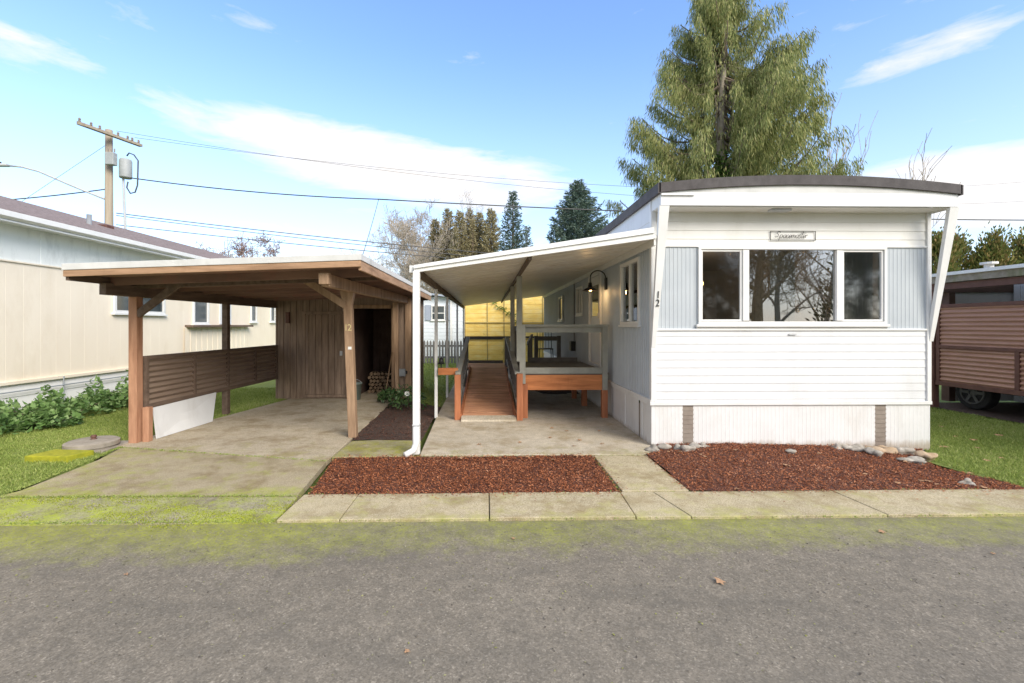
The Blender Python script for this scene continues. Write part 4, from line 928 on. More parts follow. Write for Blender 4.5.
mb = MB().box(-2.10, -2.04, SY0 - .04, SY0 - .002, 0, 2.0).box(-1.80, -1.67, SY0 - .045, SY0 - .002, 0, 2.2).box(-2.93, -2.11, SY0 - .03, SY0 - .002, 1.99, 2.06)
mb.build('door_trim', M['cpost'], cp, bevel=.003)
eb = MB().box(-1.97, -1.78, SY0 - .13, SY0 - .05, .50, .66).build('electric_box', M['grey_box'], cp, bevel=.01)
MB().box(-1.775, -1.745, SY0 - .12, SY0 - .06, .55, .62).build('socket', M['black'], eb)
# white board leaning
lb = MB(); a0, a1 = sidepoint(6.62) + .10, sidepoint(8.15) + .10
lb.add([(a0 + .02, 6.62, .01), (a1 + .03, 7.78, .01), (a1 - .05, 8.02, .46), (a0 - .02, 6.60, .45), (a0 + .04, 6.62, .01), (a1 + .05, 7.78, .01), (a1 - .03, 8.02, .46), (a0 - .0, 6.60, .45)],
       [(3, 2, 1, 0), (4, 5, 6, 7), (0, 1, 5, 4), (1, 2, 6, 5), (2, 3, 7, 6), (3, 0, 4, 7)])
tag(lb.build('board', M['leanboard'], None), 'white board leaning below the brown corrugated side screen', 'board')
tag(MB().bar((-4.67, 7.86, .01), (-4.73, 8.10, .48), .05, .05).build('plank', M['redwood'], None), 'short reddish plank leaning at the end of the white board', 'plank')
# firewood
q = random.Random(4); logs = []
def logmesh(r, l, sd):
    mb = MB(); n = 7; q2 = random.Random(sd); rr = [r * q2.uniform(.75, 1.1) for _ in range(n)]
    vs = [(rr[j] * math.cos(j * 6.283 / n), y, rr[j] * math.sin(j * 6.283 / n)) for y in (-l / 2, l / 2) for j in range(n)]
    mb.add(vs, [tuple(range(n)), tuple(reversed(range(n, 2 * n)))] + [((j + 1) % n, j, n + j, n + (j + 1) % n) for j in range(n)]); return mb
protos = []
for row in range(6):
    for k in range(8 - row // 2):
        x_ = -2.78 + k * .085 + (row % 2) * .04; z_ = .05 + row * .082
        if len(protos) < 5:
            o = logmesh(.043, .38, len(protos)).build('firewood_log', M['logend'], None, origin=(0, 0, 0)); protos.append(o)
        else: o = q.choice(protos).copy(); COL.objects.link(o)
        o.location = (x_, 11.15 + q.uniform(-.05, .05), z_); o.rotation_euler = (0, q.uniform(0, 6), q.uniform(-.08, .08))
        tag(o, 'split log in the firewood stack inside the shed opening', 'log', 'firewood stacked in the shed')
tag(MB().tube([(-2.28, 10.35, .03), (-2.08, 10.14, 1.02)], .014, 6).build('stick', M['cpost'], None), 'thin wooden stick leaning in the shed opening', 'stick')
bk = root('bucket', (-2.87, 10.05, 0), 'grey green bucket behind the carport number post', 'bucket')
lathe(MB(), (-2.87, 10.05, .005), [(0, 0), (.12, 0), (.15, .34), (.16, .34), (.16, .36), (.14, .36), (.11, .02), (0, .02)]).build('bucket_body', M['bucket'], bk, smooth=True)
MB().tube([(-2.87 + .15 * math.cos(t), 10.05, .34 + .1 * math.sin(t)) for t in [i * math.pi / 8 for i in range(9)]], .005, 5).build('handle', M['steel'], bk)

# ------------------------------------------------------------------ concrete lid and mossy pad
ld = root('well_lid', (-5.20, 6.17, 0), 'round concrete lid with a rusty knob beside the driveway', 'lid')
lathe(MB(), (-5.20, 6.17, 0.02), [(0, .10), (.05, .10), (.26, .085), (.29, .07), (.29, .02), (.27, .01), (.27, -.06)], 28).build('cover', M['conc_lid'], ld)
MB().box(-5.46, -4.90, 5.96, 6.5, -.09, .018).build('base', M['conc_lid'], ld, bevel=.01)
lathe(MB(), (-5.18, 6.17, .115), [(0, .06), (.03, .055), (.035, .03), (.02, .015), (.05, 0), (.05, -.01)], 12).build('knob', M['rframe'], ld, smooth=True)
pd = MB().prism([(-5.52, 5.60), (-4.98, 5.56), (-4.90, 5.85), (-5.42, 5.90)], -.09, .06); tag(pd.build('concrete_pad', M['mosspad'], None, bevel=.012), 'yellow green moss covered concrete block before the round lid', 'block')

# ------------------------------------------------------------------ rocks
rk = [(2.12, 5.86, .075, 0), (2.27, 5.90, .065, 0), (2.45, 5.90, .06, 0), (2.54, 5.80, .07, 0), (2.68, 5.90, .06, 0), (2.80, 5.93, .05, 0),
      (4.60, 5.93, .07, 0), (4.74, 5.88, .08, 0), (4.83, 5.66, .085, 0), (4.95, 5.86, .085, 1), (5.09, 5.80, .08, 1), (5.17, 5.88, .065, 1), (5.33, 5.80, .09, 0), (5.45, 5.62, .085, 1), (5.40, 5.86, .06, 0), (5.55, 5.8, .05, 0), (5.0, 4.72, .055, 0), (3.78, 5.70, .045, 0), (5.10, 5.42, .11, 0)]
rl = ['white rock at the corner of the grey side wall', 'pale rock second from the patio corner', 'small pale rock third from the patio corner', 'pale lumpy rock before the left vent panel', 'pale rock just right of the left vent panel',
      'small pale rock right of the left vent panel group', 'pale rock leftmost of the pile by the right vent panel', 'pale rounded rock left of the right vent panel', 'large white rock lying forward of the pile', 'tan flat rock under the right vent panel',
      'tan rock leaning right of the vent panel', 'small tan rock behind the pile at the right vent', 'large pale rock near the right corner of the home', 'tan rock lying lowest near the right corner', 'small pale rock tucked against the skirting corner',
      'smallest rock at the far right end of the pile', 'lone small pale rock at the right tip of the mulch bed', 'small pale stone alone in the middle of the right mulch bed', 'broad flat grey rock sunk in the mulch before the pile']
for i, (x_, y, r, c) in enumerate(rk):
    zz = float(hB(np.array(x_), np.array(y)))
    r *= 1.08; y -= .03
    mb = blob(MB(), (x_, y, zz + r * .12), r, (1.15, .8, .65 if i < 18 else .3), seed=i * 3 + 1, sub=3, amp=.55)
    tag(mb.build('rock', M['rock2' if c else 'rock'], None, smooth=True), rl[i], 'rock', 'rocks along the mulch bed')

# fallen leaves: individuals
def leafproto(sd):
    q2 = random.Random(sd); mb = MB(); n = 11; vs = [(0, 0, .012)]
    for j in range(n):
        t = j * 6.283 / n; r = .05 * (1 if j % 2 else .55) * q2.uniform(.8, 1.15); vs.append((r * math.cos(t), r * math.sin(t), q2.uniform(0, .018)))
    mb.add(vs, [(0, 1 + j, 1 + (j + 1) % n) for j in range(n)]); mb.tube([(0, 0, .01), (-.04, -.03, .006)], .0015, 4)
    return mb
lp = [leafproto(k) for k in range(4)]; lpo = []
def place_leaf(x_, y, z, label, s=1., group='fallen leaves'):
    k = rnd.randrange(4)
    while len(lpo) <= k: lpo.append(None)
    if lpo[k] is None: o = lp[k].build('fallen_leaf', M['deadleaf'], None, origin=(0, 0, 0)); lpo[k] = o
    else: o = lpo[k].copy(); COL.objects.link(o)
    o.location = (x_, y, z); o.rotation_euler = (rnd.uniform(-.15, .15), rnd.uniform(-.15, .15), rnd.uniform(0, 6)); o.scale = (s, s, s)
    tag(o, label, 'leaf', group)
place_leaf(1.47, 2.88, -.006, 'large tan leaf alone on the grey asphalt', .75)
place_leaf(3.10, 3.55, -.006, 'brown leaf on the road edge moss', .6)
for x_, y in ((-2.35, 3.05), (-2.9, 2.7), (3.6, 3.2), (.2, 3.5), (-.4, 2.3)): place_leaf(x_, y, -.006, 'small dry leaf scattered on the asphalt road', .35)
for x_, y in ((1.28, 6.35), (1.55, 6.15), (.9, 6.5), (1.15, 6.05), (.45, 6.25), (1.7, 6.9), (1.2, 6.9), (-.1, 6.15), (1.0, 7.1)): place_leaf(x_, y, .024, 'brown leaf lying on the patio slab', .75)
for k in range(26):
    p = scatter(bedB, 1)[0]; place_leaf(float(p[0]), float(p[1]), float(hB(p[0], p[1])) + .012, 'pale dry leaf on the red mulch under the front windows', rnd.uniform(.5, 1.))
for k in range(14):
    p = scatter([(5.8, 4.6), (5.8, 6), (6.3, 8), (7.8, 8), (7.5, 5)], 1)[0]; place_leaf(float(p[0]), float(p[1]), .015, 'brown leaf lying in the right lawn', rnd.uniform(.7, 1.2))
for k in range(10):
    p = scatter([(-1.6, 5.4), (1.2, 5.4), (1.2, 5.62), (-1.7, 5.62)], 1)[0]; place_leaf(float(p[0]), float(p[1]), .03, 'pale leaf at the back edge of the left mulch bed', rnd.uniform(.5, .9))

# ------------------------------------------------------------------ left neighbour
lh = root('neighbour_house', (-8, 8, 0), 'long cream and white single storey house with brown shingle roof left of the carport', 'house')
WXn = -8.0; LO = (WXn, 0, 0); ln = (1, 0, 0); LY0, LY1 = 1.0, 18.5
mb = MB(); panel(mb, LO, su, ln, LY0, LY1, .665, 2.69, along='u', knots=((0, 0), (.02, -1), (.04, 0), (1, 0)), pitch=.30, depth=.0018)
mb.box(-13.8, WXn - .03, LY0, LY1, 0, 3.35); mb.build('wall', M['lcream'], lh)
mb = MB(); panel(mb, LO, su, ln, LY0, LY1, 2.69, 3.40, along='u', knots=((0, 0), (.01, -1), (.02, 0), (1, 0)), pitch=1.2, depth=.006); mb.build('upper_wall', M['lwhite'], lh)
MB().obox(LO, su, ln, LY0, LY1, .0, .03, 2.68, 2.705).build('belt_trim', M['lcream'], lh)
mb = MB(); panel(mb, (WXn - .01, 0, 0), su, ln, LY0, LY1, 0, .66, along='z', knots=LAP, pitch=.2, depth=.015); mb.build('skirting', M['lskirt'], lh)
mb = MB().obox(LO, su, ln, LY0, LY1, -.01, .05, .62, .67); mb.build('base_trim', M['lcream'], lh)
for y in (8.8, 11.2): MB().tube([(WXn + .06, y, .66), (WXn + .06, y, .2)], .012, 6).build('conduit', M['grey_box'], lh)
MB().tube([(WXn + .07, LY0, .50), (WXn + .07, 12, .50)], .012, 6).build('pipe', M['grey_box'], lh)
MB().box(WXn + .01, WXn + .10, 11.6, 11.8, .52, .64).build('tap_box', M['steel'], lh)
# gutter and roof
mb = MB().extr([(-7.95, 3.34), (-7.62, 3.30), (-7.55, 3.34), (-7.55, 3.43), (-7.58, 3.43), (-7.60, 3.39), (-7.95, 3.42)], LY0 - .4, LY1 + .3)
mb.build('gutter', M['whitetrim'], lh, bevel=.005)
mb = MB().extr([(-8.0, 3.30), (-7.62, 3.27), (-7.62, 3.295), (-8.0, 3.33)], LY0 - .4, LY1 + .3); mb.build('soffit', M['whitetrim'], lh)
mb = MB().extr([(-7.56, 3.44), (-10.9, 4.52), (-14.2, 3.44), (-14.2, 3.38), (-10.9, 4.42), (-7.56, 3.40)][::-1], LY0 - .5, LY1 + .4)
rf = mb.build('roof', M['shingle'], lh)
for y, r in ((10.6, .05), (16.4, .05)):
    MB().tube([(-9.0, y, 3.75), (-9.0, y, 4.12)], r, 10).build('vent_pipe', M['grey_box'], rf)
MB().box(-9.6, -9.35, 11.5, 11.75, 3.95, 4.10).build('roof_vent', M['rframe'], rf, bevel=.02)
simple_window(lh, LO, su, ln, 10.0, 11.55, 1.88, 2.40, .06, mull=(10.78,), glass='darkwin')
simple_window(lh, LO, su, ln, 12.65, 13.35, 1.64, 2.62, .06, glass='darkwin')
simple_window(lh, LO, su, ln, 15.7, 16.1, 1.72, 2.34, .05); simple_window(lh, LO, su, ln, 17.1, 17.5, 1.73, 2.34, .05)
MB().obox(LO, su, ln, 12.35, 15.5, .002, .22, 1.56, 1.62).build('ledge', M['cbrown'], lh)
mb = MB(); panel(mb, (WXn + .03, 0, 0), su, ln, 12.3, 15.5, .5, 1.56, along='u', knots=T111, pitch=.25, depth=.012); mb.build('bay_panel', M['lcream'], lh)
MB().obox(LO, su, ln, 13.9, 14.5, .005, .04, 1.64, 2.6).build('side_door', M['white'], lh)

# shrubs along the wall
def leafclump(n, c, rad, hgt, flat=.0):
    a = nr.uniform(0, 6.283, n); r = rad * np.sqrt(nr.uniform(0, 1, n)); h = nr.uniform(.0, 1, n) ** .7
    k = np.sqrt(np.clip(1 - (r / rad) ** 2 * .8, 0, 1))
    return np.column_stack([c[0] + r * np.cos(a), c[1] + r * np.sin(a), c[2] + .03 + h * hgt * k])
sl = ['leftmost leafy green shrub at the frame edge', 'low leafy shrub second from the left along the cream wall', 'broad leafy shrub below the long cream wall', 'rounded leafy shrub in the middle of the wall row', 'tall leafy shrub in the wall row',
      'leafy shrub third from the carport post', 'leafy shrub beside the carport post row end', 'taller shrub nearest the red carport post', 'sprawling shrub in front of the row at left', 'small shrub behind the red corner post']
for i, (x_, y, r, h) in enumerate([(-7.45, 7.0, .55, .50), (-7.35, 7.65, .50, .48), (-7.4, 8.3, .55, .52), (-7.35, 8.95, .5, .46), (-7.3, 9.6, .5, .60), (-7.35, 10.3, .45, .55), (-7.3, 11.0, .5, .55), (-7.1, 11.6, .45, .75), (-7.0, 7.5, .40, .30), (-7.2, 12.4, .5, .5)]):
    s = root('shrub', (x_, y, 0), sl[i], 'shrub', 'leafy shrubs along the cream wall')
    h *= rnd.uniform(.68, .98); r *= rnd.uniform(.8, 1.0)
    n = 620; P = leafclump(n, (x_, y, 0), r, h); P[:, 2] *= (1 + .35 * np.sin(P[:, 0] * 9 + P[:, 1] * 7)); D = rdir(n) + np.column_stack([(P[:, 0] - x_) * 2, (P[:, 1] - y) * 2, np.full(n, -.1)]); Nn = np.array([0, 0, 1.]) + rdir(n) * .6
    shards('leaves', P, D, Nn, nr.uniform(.04, .13, n), nr.uniform(.035, .10, n), 'shrub', s, bend=-.18)
    mb = MB()
    for k in range(9):
        t = rnd.uniform(0, 6.28); mb.tube([(x_, y, -.02), (x_ + r * .5 * math.cos(t), y + r * .5 * math.sin(t), h * .45), (x_ + r * .8 * math.cos(t), y + r * .8 * math.sin(t), h * .6)], [.012, .008, .004], 5)
    mb.build('stems', M['bark'], s)
# camellia by the patio
for x_, y, r, h, lab in ((-1.55, 9.0, .34, .42, 'green plant with a white flower between carport and awning post'), (-2.05, 9.7, .22, .28, 'small green plant against the shed corner'), (6.12, 8.6, .2, .25, 'low weed tuft beside the right rear of the home')):
    s = root('plant', (x_, y, 0), lab, 'plant'); n = 420; P = leafclump(n, (x_, y, 0), r, h); D = rdir(n) + np.column_stack([(P[:, 0] - x_) * 3, (P[:, 1] - y) * 3, np.full(n, .1)])
    shards('leaves', P, D, rdir(n) + np.array([0, 0, 1.]), nr.uniform(.05, .10, n), nr.uniform(.025, .045, n), 'camellia', s)
    MB().tube([(x_, y, -.02), (x_ + .02, y, h * .6)], .012, 5).build('stem', M['bark'], s)
    if x_ == -1.55:
        fl = MB()
        for k in range(8): t = k * .785; fl.add([(x_ + .03, y - .2, h * .75), (x_ + .03 + .05 * math.cos(t), y - .22, h * .75 + .05 * math.sin(t)), (x_ + .03 + .05 * math.cos(t + .7), y - .22, h * .75 + .05 * math.sin(t + .7))], [(0, 1, 2)])
        fl.build('flower', M['petal'], s)

# ------------------------------------------------------------------ background middle
bh = root('blue_house', (-4.6, 23, 0), 'pale blue white house with grey shutters beyond the picket fence', 'house')
mb = MB(); panel(mb, (0, 22.6, 0), fu, fn, -7.5, -1.0, 0, 3.0, along='z', knots=LAP, pitch=.18, depth=.012)
panel(mb, (-1.0, 0, 0), su, (1, 0, 0), 22.6, 31, 0, 2.9, along='z', knots=LAP, pitch=.18, depth=.012)
mb.box(-7.5, -1.02, 22.65, 31, 0, 2.85); mb.build('wall', M['bluewall'], bh)
mb = MB().extr([(-7.9, 3.35), (-4.2, 3.34), (-.7, 2.92), (-.7, 2.84), (-4.2, 3.24), (-7.9, 3.25)][::-1], 22.25, 31.3); mb.build('roof', M['shutter'], bh)
bw = simple_window(bh, (0, 22.585, 0), fu, fn, -2.72, -2.05, 1.85, 2.58, .05, hbar=2.2)
for a in (-3.02, -2.02): MB().box(a, a + .27, 22.53, 22.58, 1.85, 2.6).build('shutter', M['shutter'], bh)
for x_ in (-1.75, -1.05): MB().box(x_ - .05, x_ + .05, 22.5, 22.57, 0, 2.9).build('corner_board', M['whitetrim'], bh)
fc = root('picket_fence', (-2, 19, 0), 'weathered grey picket fence across the back lawn', 'fence')
for i in range(30):
    x_ = -4.7 + i * .125; mb = MB(); mb.add([(x_ - .04, 19, .05), (x_ + .04, 19, .05), (x_ + .04, 19, .92), (x_, 19, 1.0), (x_ - .04, 19, .92)] + [(x_ - .04, 19.02, .05), (x_ + .04, 19.02, .05), (x_ + .04, 19.02, .92), (x_, 19.02, 1.0), (x_ - .04, 19.02, .92)],
        [(0, 1, 2, 3, 4), (9, 8, 7, 6, 5), (0, 5, 6, 1), (1, 6, 7, 2), (2, 7, 8, 3), (3, 8, 9, 4), (4, 9, 5, 0)]); mb.build('picket', M['picket'], fc)
for z in (.25, .72): MB().box(-4.8, -1.0, 19.022, 19.06, z, z + .08).build('fence_rail', M['picket'], fc)

# ------------------------------------------------------------------ right neighbour
rs = root('slatted_screen', (9.07, 7.5, 0), 'reddish brown corrugated metal screen beside the right lawn', 'screen')
RO = (9.07, 0, 0); rn = (-1, 0, 0); RY_ = (3.0, 9.08)
mb = MB(); panel(mb, RO, su, rn, *RY_, .50, 2.0, along='z', knots=SIN, pitch=.083, depth=.03); mb.build('corrugated_sheet', M['rpanel'], rs)
mb = MB()
mb.obox(RO, su, rn, *RY_, -.02, .045, 1.965, 2.03); mb.obox(RO, su, rn, *RY_, -.02, .045, 1.16, 1.22); mb.obox(RO, su, rn, *RY_, -.02, .045, .42, .50)
for y in (9.0, 8.12 - .5, 6.2, 4.8): mb.obox(RO, su, rn, y, y + .07, -.018, .042, .5, 1.16)
for y in (9.0, 3.0): mb.obox(RO, su, rn, y, y + .07, -.018, .042, 1.22, 1.965)
mb.build('screen_frame', M['rframe'], rs, bevel=.004)
MB().box(9.0, 9.12, 9.09, 9.21, -.05, 2.3).build('screen_post', M['rframe'], rs, bevel=.005)
rc = root('neighbour_carport', (12, 8, 0), 'mossy flat roofed carport and shed of the right neighbour', 'carport')
mb = MB().extr([(8.95, 2.45), (8.95, 2.63), (15, 2.95), (15, 2.8)], 2.5, 9.35); mb.build('roof', M['mossroof'], rc)
MB().box(8.90, 8.948, 2.5, 9.38, 2.58, 2.64).build('roof_edge', M['whitetrim'], rc)
MB().box(9.02, 9.12, 2.6, 9.3, 2.32, 2.44).build('beam', M['rframe'], rc)
MB().box(9.95, 15, 9.6, 9.7, 0, 2.31).build('back_wall', M['white'], rc); MB().box(9.05, 15, 9.58, 9.72, 2.315, 2.6).build('header', M['sheddark'], rc); MB().box(9.80, 9.93, 9.55, 9.72, 0, 2.31).build('post', M['sheddark'], rc)
MB().box(9.05, 9.8, 10.8, 10.9, 0, 2.35).build('shed_wall', M['shed'], rc)
mb = MB(); panel(mb, (11.2, 0, 0), su, rn, 3, 9.55, .0, 2.8, along='u', knots=T111, pitch=.2, depth=.012); mb.box(11.25, 14, 3, 9.5, 0, 2.7); mb.build('house_wall', M['white'], rc)
vp = MB().tube([(9.6, 8.6, 2.62), (9.6, 8.6, 2.80)], .07, 10); lathe(vp, (9.6, 8.6, 2.78), [(0, .05), (.13, .04), (.13, 0), (0, -.01)], 12); vp.build('vent_cap', M['whitetrim'], rc)
struct('side_driveway', MB().add([(9.0, 3.8, -.03), (15, 3.8, -.03), (15, 9.6, -.03), (9.0, 9.6, -.03)], [(0, 1, 2, 3)]), 'soil')
# car behind the screen
car = root('parked_car', (10.3, 7.2, 0), 'dark car behind the brown corrugated screen with one wheel showing below', 'car')
prof = [(4.6, .35), (4.55, .8), (4.9, 1.0), (5.6, 1.08), (6.2, 1.62), (8.6, 1.66), (9.2, 1.1), (9.35, .95), (9.35, .35)]
mb = MB(); n = len(prof); vs = [(9.47, y, z) if z < 1.1 else (9.62, y, z) for y, z in prof] + [(11.2, y, z) if z < 1.1 else (11.05, y, z) for y, z in prof]
mb.add(vs, [tuple(range(n)), tuple(reversed(range(n, 2 * n)))] + [((i + 1) % n, i, n + i, n + (i + 1) % n) for i in range(n)]); mb.build('body', M['carpaint'], car, bevel=.05)
for y in (5.45, 8.75):
    for x_, s in ((9.44, -1), (11.0, 1)):
        w = MB().tube([(x_, y, .31), (x_ + .2, y, .31)], .33, 28).build('wheel', M['tyre'], car, bevel=.02)
        fx = x_ - .006 if s < 0 else x_ + .206
        mb = MB().tube([(fx, y, .31), (fx + .01 * -s, y, .31)], .09, 14)
        for k in range(6):
            t = k * 1.047; mb.bar((fx - .004, y + .05 * math.cos(t), .31 + .05 * math.sin(t)), (fx - .004, y + .2 * math.cos(t), .31 + .2 * math.sin(t)), .05, .02, up=(1, 0, 0))
        k0 = 24; ring = [(fx - .002, y + .215 * math.cos(t), .31 + .215 * math.sin(t)) for t in [j * 6.2832 / k0 for j in range(k0 + 1)]]; mb.tube(ring, .016, 6)
        mb.build('rim', M['rim'], w)
mb = MB().box(9.60, 9.615, 6.35, 8.5, 1.12, 1.55); mb.build('side_window', M['darkwin'], car)

# ------------------------------------------------------------------ utility pole and wires
up = root('utility_pole', (-16.15, 20, 0), 'weathered wooden utility pole with crossarm and grey transformers above the left roof', 'utility pole')
MB().tube([(-16.15, 20, -.1), (-16.15, 20, 9.95)], [.19, .13], 12).build('pole', M['pole'], up, smooth=True)
ca = MB().bar((-16.25, 18.6, 9.65), (-15.5, 20.9, 9.65), .10, .13).bar((-16.05, 18.7, 9.6), (-15.35, 20.8, 9.6), .08, .10).build('crossarm', M['pole'], up)
for k, t in enumerate((.03, .2, .33, .62, .78, .86, .97)):
    x_ = -16.25 + .75 * t; y = 18.6 + 2.3 * t
    lathe(MB(), (x_, y, 9.72), [(0, .16), (.03, .15), (.05, .09), (.03, .07), (.05, .03), (.02, 0)], 8).build('insulator', M['vent'], ca)
lathe(MB(), (-15.45, 20.0, 7.85), [(0, 0.05), (.22, 0.05), (.23, .1), (.23, .78), (.2, .85), (0, .88)], 18).build('transformer', M['trafo'], up, smooth=True)
tb = MB().box(-16.02, -15.66, 19.6, 19.85, 8.35, 8.88).build('switch_box', M['trafo'], up, bevel=.03)
mb = MB()
for k in range(3): mb.tube([(-15.95 + k * .13, 19.72, 8.9), (-15.95 + k * .13, 19.72, 9.05)], .025, 6)
mb.build('bushing', M['vent'], tb)
MB().tube([(-15.4, 20.0, 8.85), (-15.3, 20, 8.98), (-15.1, 20, 8.9), (-14.92, 20, 8.65), (-14.95, 20, 7.6), (-15.05, 20, 7.3), (-15.25, 20, 7.25), (-15.4, 20, 7.5), (-15.35, 20, 7.75)], .03, 6).build('loop_cable', M['wire'], up, smooth=True)
MB().tube([(-15.55, 20, 7.9), (-15.45, 20, 5.5)], .045, 8).build('riser_pipe', M['steel'], up)
MB().tube([(-16.2, 20, 6.95), (-17.5, 19.7, 7.5), (-18.6, 19.5, 8.0), (-19.2, 19.4, 8.15), (-19.8, 19.4, 8.2)], .04, 7).build('street_light_arm', M['steel'], up, smooth=True)
sl_ = MB().box(-20.5, -19.75, 19.3, 19.5, 8.16, 8.27).build('street_light_head', M['steel'], up, bevel=.03)
MB().box(-20.15, -20.05, 19.37, 19.43, 8.27, 8.35).build('photocell', M['black'], sl_)
def wire(a, b_, sag, r, label, n=24):
    a = Vector(a); b_ = Vector(b_); pts = []
    for i in range(n + 1): t = i / n; p = a.lerp(b_, t); p.z -= sag * 4 * t * (1 - t); pts.append(p)
    tag(MB().tube(pts, r, 6).build('power_line', M['wire'], None, smooth=True), label, 'cable')
# far end points behind the mobile home (x to the right)
wire((-15.35, 20, 7.93), (-4.75, 20.25, 7.13), .15, .026, 'thick black cable from the pole below its transformer to the splice over the carport')
wire((-4.75, 20.25, 7.13), (34, 21.0, 6.6), .33, .026, 'thick black cable passing over the patio awning from the splice to the right')
wire((-16.0, 20.2, 6.45), (15, 26, 4.7), .3, .02, 'upper of the three cables low on the pole')
wire((-16.0, 20.2, 6.35), (15, 26, 4.35), .3, .016, 'middle thin cable low on the pole')
wire((-16.0, 20.2, 5.95), (15, 24, 4.1), .3, .018, 'lowest cable from the pole passing over the carport roof')
wire((-15.75, 20.9, 10.0), (40, 30, 11.6), 1.6, .008, 'faint high wire from the right crossarm end')
wire((-16.0, 20.2, 10.0), (40, 30, 10.2), 1.6, .008, 'faint second wire from the crossarm')
wire((-16.1, 20, 7.45), (-30, 21, 7.0), .3, .025, 'cable running left from the pole toward the frame edge')
wire((-16.15, 20, 9.4), (-21, 17, 3.2), .0, .008, 'thin guy wire slanting down left from the pole top')
wire((-4.75, 20.25, 7.1), (-3.6, 12.2, 2.45), .1, .012, 'thin service wire dropping onto the carport roof')

# ------------------------------------------------------------------ trees
def twig_tree(name, loc, H, label, mats='barkgrey', seed=1, spread=.5, levels=4, trunk_r=.25, kids=(5, 8), up_bias=.35, first=.25, group=None, minr=.008, lean=(0, 0), sides=5, length=None):
    q = random.Random(seed); r0 = root(name, loc, label, 'tree', group)
    tr = MB(); br = MB()
    def grow(p, d, L, r, lv):
        n = 5; pts = [p]; rs = [r]; dd = d.copy()
        for i in range(n):
            dd = (dd + Vector((q.uniform(-1, 1), q.uniform(-1, 1), q.uniform(-.6, 1) * up_bias)) * (.16 if lv == 0 else .26)).normalized()
            pts.append(pts[-1] + dd * L / n); rs.append(max(r * (1 - .75 * (i + 1) / n), minr))
        (tr if lv == 0 else br).tube(pts, rs, sides if lv < 2 else 3, cap=False)
        if lv >= levels: return
        k = q.randint(*kids) + (3 if lv == 0 else 0)
        for j in range(k):
            t = first + (1 - first) * (j + q.random()) / k if lv == 0 else .2 + .8 * (j + q.random()) / k
            f = min(t * n, n - .001); i = int(f); P = pts[i].lerp(pts[i + 1], f - i); base = (pts[i + 1] - pts[i]).normalized()
            a = base.orthogonal().normalized(); a = Matrix.Rotation(q.uniform(0, 6.28), 3, base) @ a
            nd_ = (base * (1 - spread) + a * spread * 1.4 + Vector((0, 0, up_bias))).normalized()
            grow(P, nd_, L * q.uniform(.38, .62) * (1 if lv else (1.1 - .5 * t)), max(rs[i] * .5, minr), lv + 1)
    grow(Vector(loc), Vector((lean[0], lean[1], 1)).normalized(), H if length is None else length, trunk_r, 0)
    tr.build('trunk', M[mats], r0); br.build('branches', M[mats], r0); return r0
